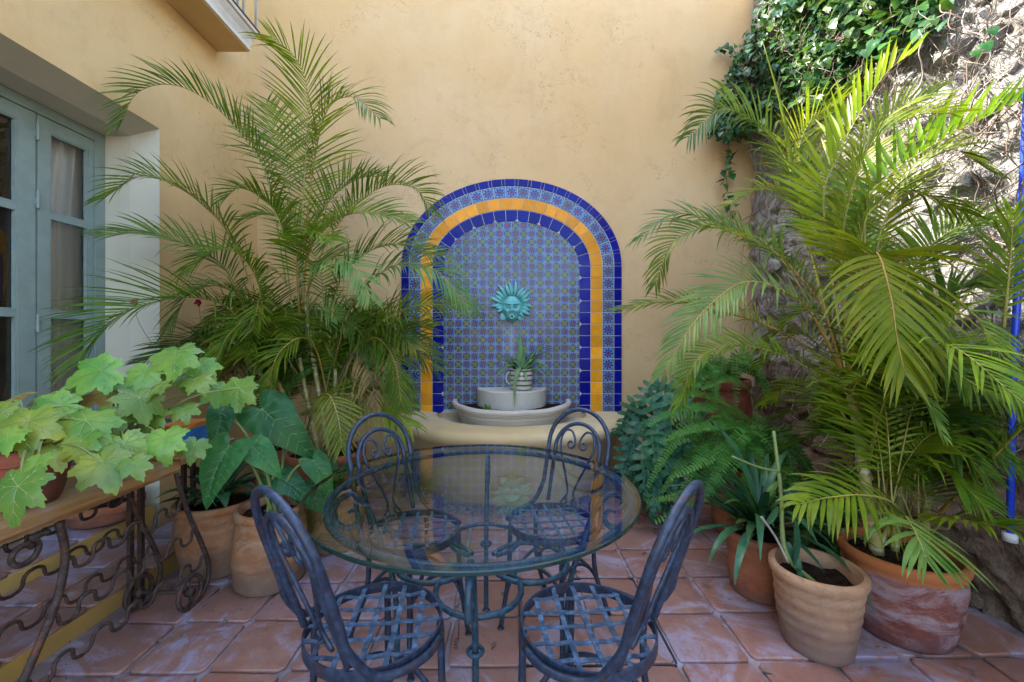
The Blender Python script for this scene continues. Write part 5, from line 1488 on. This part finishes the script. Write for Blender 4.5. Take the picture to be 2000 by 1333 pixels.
def strap_mesh(L, w, droop, seed, mat, fold=.25, segs=9, a0=60):
    r = random.Random(seed); m = MB(); q = V((0, 0, 0)); a = R(a0)
    for j in range(segs+1):
        g = j/segs; ww = w*(min(1, .35+g*2.2) if g < .5 else 1-((g-.5)/.5)**2.2*.96)
        d = V((0, math.cos(a), math.sin(a))); nn = V((0, -math.sin(a), math.cos(a)))
        for o in (-1, 0, 1): m.v.append(tuple(q+V((ww*o, 0, 0))+nn*(fold*ww*abs(o))))
        q = q+d*(L/segs); a -= R(droop)/segs*(.5+g)
    for j in range(segs):
        for o in (0, 1): e = j*3+o; m.face([e, e+1, e+4, e+3])
    return m
def rosette(par, base, n, Lr, w, dr, a0, mat, name='leaf', seed=0, flat=1.0):
    for k in range(n):
        r = random.Random(seed+k); az_ = k*2.39996+r.uniform(-.3, .3); f = k/n
        m = strap_mesh(r.uniform(*Lr), w*r.uniform(.8, 1.15), r.uniform(*dr), seed+k, mat, a0=a0[0]+(a0[1]-a0[0])*f+r.uniform(-8, 8))
        mt = Matrix.Rotation(az_, 4, 'Z'); b = V(base)
        m.v = [tuple(b+(mt @ V(v))) for v in m.v]
        m.build(name, M[mat], par)
sp = thing('strap_leaf_plant', 'dark strap leaved plant arching out of the orange pot', 'plant', (1.245, 2.085, .27))
rosette(sp, (1.245, 2.085, .265), 54, (.40, .66), .018, (60, 135), (28, 80), 'strap', seed=400)
rosette(sp, (1.245, 2.085, .30), 12, (.22, .34), .020, (60, 110), (45, 85), 'ivy', seed=450)
dk = thing('broad_strap_plant', 'dark glossy strap leaved plant in the stout orange pot by the wine rack', 'plant', (-1.575, 2.31, .345))
rosette(dk, (-1.575, 2.31, .34), 22, (.22, .36), .032, (40, 110), (30, 78), 'strap', seed=480)
dk2 = thing('broad_strap_plant', 'low dark foliage plant in the pot seen through the table glass', 'plant', (-1.03, 2.56, .34))
rosette(dk2, (-1.03, 2.56, .335), 16, (.18, .30), .022, (60, 120), (35, 80), 'strap', seed=520)
# bare cutting in the tan pot
ct = thing('plant_cutting', 'bare upright green stem with a side twig in the tan pot', 'plant', (1.235, 1.69, .27))
b0 = V((1.235, 1.69, .265)); m = MB()
m.tube(catmull([b0, P(1535, 1080, 1.72), P(1525, 960, 1.75), P(1511, 842, 1.78)], 24), [.0095]*10+[.008]*8+[.007]*7, 8); m.build('stem', M['stem'], ct)
m = MB(); m.tube(catmull([P(1524, 922, 1.755), P(1480, 912, 1.72), P(1430, 892, 1.68)], 10), .004, 6); m.build('twig', M['stem'], ct)
m = MB(); m.tube(catmull([P(1540, 1100, 1.715), P(1515, 1050, 1.70), P(1487, 1010, 1.68)], 10), .0045, 6); m.build('twig', M['palebark'], ct)
for k, (a, b, w_, nr) in enumerate([((1552,1010,1.74), (1588,1112,1.62), .018, (.3,-.9,.2)), ((1538,1060,1.73), (1570,1120,1.66), .015, (-.3,-.9,.3)), ((1520,990,1.75), (1506,1030,1.70), .013, (0,-1,.2)), ((1526,955,1.75), (1600,1000,1.66), .014, (0,-.7,.7))]):
    A, B_ = P(*a), P(*b); d = B_-A; m = strap_mesh(d.length, w_, 25, k, 'strap', a0=8)
    fm_ = frame(nr, d); m.v = [tuple(A+(fm_ @ V(v))) for v in m.v]; m.build('leaf', M['strap'], ct)
# small weeds in the bowl
wd = thing('weed', 'tiny green seedling in the fountain bowl soil left of the pedestal', 'plant', (-.15, 3.46, .645))
rosette(wd, (-.16, 3.44, .640), 11, (.05, .10), .014, (20, 70), (20, 80), 'fern', seed=560)
# aloe
al = thing('aloe', 'spiky grey green aloe growing in the striped pot above the bowl', 'plant', (.125, 3.70, .95))
AB = P(1018, 722, 3.70)
AL = [(1015,636,3.72,.024),(1075,662,3.66,.017),(1090,686,3.62,.016),(1030,668,3.70,.016),(974,730,3.60,.015),(948,724,3.62,.013),(972,697,3.68,.013),(1006,792,3.38,.017),(1030,745,3.52,.016),(1086,730,3.60,.014),(1080,748,3.56,.013),(1005,690,3.70,.016),(1040,690,3.66,.018),(995,705,3.60,.016),(1070,715,3.50,.015),(960,735,3.70,.012),(985,690,3.66,.014)]
for k, (x, y, d, w_) in enumerate(AL):
    T_ = P(x, y, d); D = T_-AB; m = MB(); n = 9
    up = max(0, 1-abs(D.z)/max(.01, D.length)); c = catmull([AB+V((D.x*.06, D.y*.06, -.01)), AB+D*.5+V((0, 0, .10*up*D.length/.35)), T_], n)
    if y > 780: c = catmull([AB, AB+V((-.02, -.11, .02)), V((T_.x, AB.y-.20, AB.z-.10)), V((T_.x, AB.y-.215, AB.z-.30))], n)
    sd = D.cross(V((0, -.35, 1))); sd.normalize()
    for j in range(n+1):
        g = j/n; ww = 1.6*w_*(1-.97*g**1.3); t_ = (c[min(n, j+1)]-c[max(0, j-1)]).normalized(); nn = sd.cross(t_)
        if nn.y > 0: nn = -nn
        for o, h in ((-1, .25), (-.5, -.15), (0, -.30), (.5, -.15), (1, .25), (0, -.75)):
            m.v.append(tuple(c[j]+sd*ww*o+nn*ww*h*(1 if o or h > -.5 else 1)))
    for j in range(n):
        for o in range(5): e = j*6; m.face([e+o, e+(o+1) if o < 4 else e+5, e+6+(o+1) if o < 4 else e+11, e+6+o])
        e = j*6; m.face([e+5, e, e+6, e+11])
    m.build('leaf', M['aloe'], al)

# blue green lobed leaves by the fountain
def lobed(seed):
    r = random.Random(seed); m = MB(); N = 6
    m.tube([(0, y, .002-.3*y*y) for y in [.0, .25, .5, .75, 1.0]], [.012, .012, .010, .007, .003], 4, mi=0)
    for sg in (-1, 1):
        for k in range(N):
            f = k/(N-1); y0 = .02+.86*f; a = R(-35+110*f); ln = (.50-.20*abs(f-.35)*1.3)*r.uniform(.85, 1.1)*(1-.35*f); w_ = .145*(1-.4*f)
            b = len(m.v)
            for j in range(6):
                g = j/5; x = sg*ln*g*math.cos(a); y = y0+ln*g*math.sin(a)+.10*g*g*ln; ww = w_*(.75+.5*math.sin(math.pi*min(1, g*1.1)))*(1 if j < 5 else .05)
                nx, ny = -math.sin(a)*sg, math.cos(a)
                z = -.3*y*y-.5*(x*x)+.03*math.sin(j*1.3+k)
                m.v += [(x-nx*ww*.5, y-ny*ww*.5, z), (x+nx*ww*.5, y+ny*ww*.5, z)]
            for j in range(5): e = b+j*2; m.face([e, e+1, e+3, e+2] if sg < 0 else [e, e+2, e+3, e+1])
    m.v.append((0, 0, .0)); b = len(m.v)
    for (x, y) in ((-.09, .05), (-.10, .3), (-.08, .6), (-.03, .95), (.03, .95), (.08, .6), (.10, .3), (.09, .05)): m.v.append((x, y, -.3*y*y))
    m.face([b+i for i in range(8)][::-1])
    return m.mesh('leaf', [M['philo']])
lob = [lobed(s) for s in range(4)]
ph = thing('lobed_leaf_plant', 'blue green plant with deeply cut leaves between fountain and fern', 'plant', (1.03, 3.05, .31))
PB = V((1.03, 3.05, .305))
k = 0
for (x, y, d, s) in [(1262,770,2.95,.20),(1225,800,2.9,.20),(1285,800,2.85,.24),(1330,790,2.9,.24),(1238,850,2.8,.22),(1275,850,2.75,.24),(1310,835,2.75,.22),(1228,890,2.8,.20),(1262,900,2.7,.24),(1300,890,2.68,.24),(1245,930,2.75,.22),(1285,940,2.65,.22),(1320,910,2.7,.2),(1340,850,2.8,.22),(1230,945,2.85,.18),(1310,760,3.0,.2),(1250,815,3.0,.2),(1360,800,2.95,.22),(1270,965,2.75,.18),(1355,880,2.75,.2),(1222,830,3.05,.16),(1300,960,2.7,.18)]:
    r = random.Random(640+k); c = P(x, y, d); out = (c-PB-V((0, 0, .2))); out.z *= .3
    tip = V((out.x, out.y, 0)).normalized()*.8+V((r.uniform(-.3, .3), -.2, -.35))
    minst('leaf', lob[k % 4], ph, Matrix.Translation(c-tip*s*.45) @ frame(V((r.uniform(-.5, .1), -.75+r.uniform(-.2, .2), .65)), tip) @ Matrix.Scale(s*1.15, 4))
    petiole(ph, PB+V((r.uniform(-.05, .05), r.uniform(-.05, .05), 0)), c-tip*s*.45, .0045, .10, 'stem'); k += 1

# ------------------------------------------------------------------ creeper in the upper right corner
cv = thing('climbing_vine', 'dense leafy creeper hanging over the top of the stone wall corner', 'vine', (1.95, 3.7, 2.6))
def ivyleaf(mat, seed):
    out = [(0, -.08), (.22, -.20), (.42, -.08), (.46, .15), (.34, .42), (.20, .68), (0, 1.0), (-.20, .68), (-.34, .42), (-.46, .15), (-.42, -.08), (-.22, -.20)]
    r = random.Random(seed); out = [(x*r.uniform(.9, 1.1), y*r.uniform(.9, 1.1)) for x, y in out]
    return outline_leaf(out, 2, .28, .08, seed, None, fold=.2).mesh('leaf', [M[mat]])
ivs = [ivyleaf('ivy', 1), ivyleaf('ivy', 2), ivyleaf('ivy_d', 3), ivyleaf('ivy_d', 4)]
def inpoly(x, y, poly):
    c = False; n = len(poly)
    for i in range(n):
        (x1, y1), (x2, y2) = poly[i], poly[(i+1) % n]
        if (y1 > y) != (y2 > y) and x < (x2-x1)*(y-y1)/(y2-y1)+x1: c = not c
    return c
poly1 = [(1500,-60),(1497,10),(1480,50),(1445,95),(1405,175),(1390,215),(1384,265),(1410,275),(1470,262),(1540,215),(1600,240),(1660,190),(1690,120),(1800,90),(1860,30),(1900,-60)]
cand = []
r = random.Random(77)
tot = 0
while tot < 2600:
    x, y = r.uniform(1380, 1900), r.uniform(-60, 285)
    if not inpoly(x, y, poly1): continue
    if x > 1620 and r.random() < (x-1600)/330: continue
    clump = mnoise.noise((x*.02, y*.02, 4))
    if clump < -.25 and r.random() < .8: continue
    dmax = 3.84 if x < 1467 else min(3.84, RX*FPX/(x-VX))
    thick = .42*(.45+.75*max(0, mnoise.noise((x*.012, y*.012, 9))+.35))
    d = dmax-.02-thick*r.random()**(1.2 if tot < 1750 else 5)*(dmax/3.84)
    p = P(x, y, d)
    if x < 1467: p.y = min(p.y, 3.86)
    else: p.x = min(p.x, RX-.10)
    cand.append(p); tot += 1
def place_leaf(p, par, k, s=None, mesh=None):
    s = s or r.uniform(.045, .08)
    nr = V((r.uniform(-.9, .25), r.uniform(-.9, .1), r.uniform(.15, 1))); tip = V((r.uniform(-.7, .5), r.uniform(-.6, .3), -1))
    mt = Matrix.Translation(p) @ frame(nr, tip) @ Matrix.Scale(s, 4)
    me = mesh or ivs[r.choice((0, 0, 1, 2, 3) if p.x > 2.0 else (0, 1, 2, 3, 3))]
    return me, mt
cand.sort(key=lambda p: p.y/1.0)
far_ = {0: MB(), 2: MB()}
strand = []
for (sx, pts_) in ((0, [(1425,275,3.8),(1418,330,3.8),(1422,380,3.8),(1428,430,3.8)]), (1, [(1475,150,3.75),(1440,105,3.8),(1405,92,3.85)]), (2, [(1500,40,3.8),(1503,0,3.8)]), (3, [(1500,300,3.7),(1480,370,3.75),(1465,430,3.75)]), (4, [(1560,250,3.3),(1540,330,3.4),(1500,400,3.5),(1450,430,3.75)])):
    c = catmull([P(*q) for q in pts_], 16); m = MB(); m.tube(c, .003, 5); m.build('stem', M['bark'], cv)
    for q in c:
        for _ in range(2): strand.append(q+V((r.uniform(-.05, .05), r.uniform(-.05, .0), r.uniform(-.05, .05))))
for k, p in enumerate(strand):
    if k > 100: break
    me, mt = place_leaf(p, cv, k, r.uniform(.04, .075)); minst('leaf', me, cv, mt)
nb = 0
for k, p in enumerate(cand):
    me, mt = place_leaf(p, cv, k)
    if k < 190: minst('leaf', me, cv, mt)
    else:
        mm = far_[0 if me in (ivs[0], ivs[1]) else 2]; b = len(mm.v)
        mm.v += [tuple(mt @ v.co) for v in me.vertices]
        for pl in me.polygons: mm.face([b+q for q in pl.vertices])
tag(far_[0].build('foliage', M['ivy'], cv), kind='stuff'); tag(far_[2].build('foliage', M['ivy_d'], cv), kind='stuff')
# few big heart leaves further along the sunlit wall
for k, (x, y, s) in enumerate(((1823, 38, .05), (1925, 85, .05), (1938, 57, .045), (1905, 100, .04))):
    d = (RX-.16)*FPX/(x-VX); minst('leaf', ivs[k % 2], cv, Matrix.Translation(P(x, y, d)) @ frame((-.6, -.7, .5), (.2, 0, -1)) @ Matrix.Scale(s, 4))
# dry stems and twigs over the rubble
m1, m2 = MB(), MB()
for k in range(640):
    y = r.uniform(1.70, 3.7); z = r.uniform(1.0, 3.6); 
    if k < 120: y, z = r.uniform(2.2, 3.6), r.uniform(2.6, 4.1)
    a = r.choice((-1.4, -1.1, -1.9, .3, 2.6))+r.uniform(-.5, .5); pts = []
    off = r.uniform(.012, .16)
    for j in range(r.randint(5, 13)):
        pts.append((rockx(y, z)-off-.02*math.sin(j), y, z)); a += r.uniform(-.45, .45); y += .055*math.cos(a); z += .055*math.sin(a)
        y = min(3.8, max(1.6, y))
    (m1 if k % 3 else m2).tube(catmull(pts, len(pts)*3), r.uniform(.0010, .0038), 4)
tag(m1.build('dry_stem', M['bark'], cv), kind='stuff'); tag(m2.build('dry_stem', M['palebark'], cv), kind='stuff')

# leaf litter and crumbs of soil on the floor by the pots
m = MB(); r = random.Random(5)
for k in range(170):
    q = r.choice([(1.25, 1.72), (1.68, 1.8), (1.25, 2.1), (-1.58, 2.3), (-1.2, 2.15), (-1.5, 1.85), (2.05, 1.8), (-.2, 1.8), (.7, 2.2)])
    a = r.uniform(0, 6.28); dd = r.uniform(.13, .42); x, y = q[0]+dd*math.cos(a), q[1]+dd*math.sin(a)
    s = r.choice((.004, .005, .006, .016)); b = len(m.v); a2 = r.uniform(0, 6.28); e = V((math.cos(a2), math.sin(a2), 0)); f = V((-e.y, e.x, 0)); c = V((x, y, .0085))
    for v in (c-e*s*1.6, c+f*s*.6+V((0, 0, s*.3)), c+e*s*1.6+V((0, 0, s*.2)), c-f*s*.6+V((0, 0, s*.1))): m.v.append(tuple(v))
    m.face([b, b+1, b+2, b+3])
tag(m.build('leaf_litter', M['bark']), 'dry leaf crumbs scattered on the floor tiles round the pots', 'leaf litter', kind='stuff')
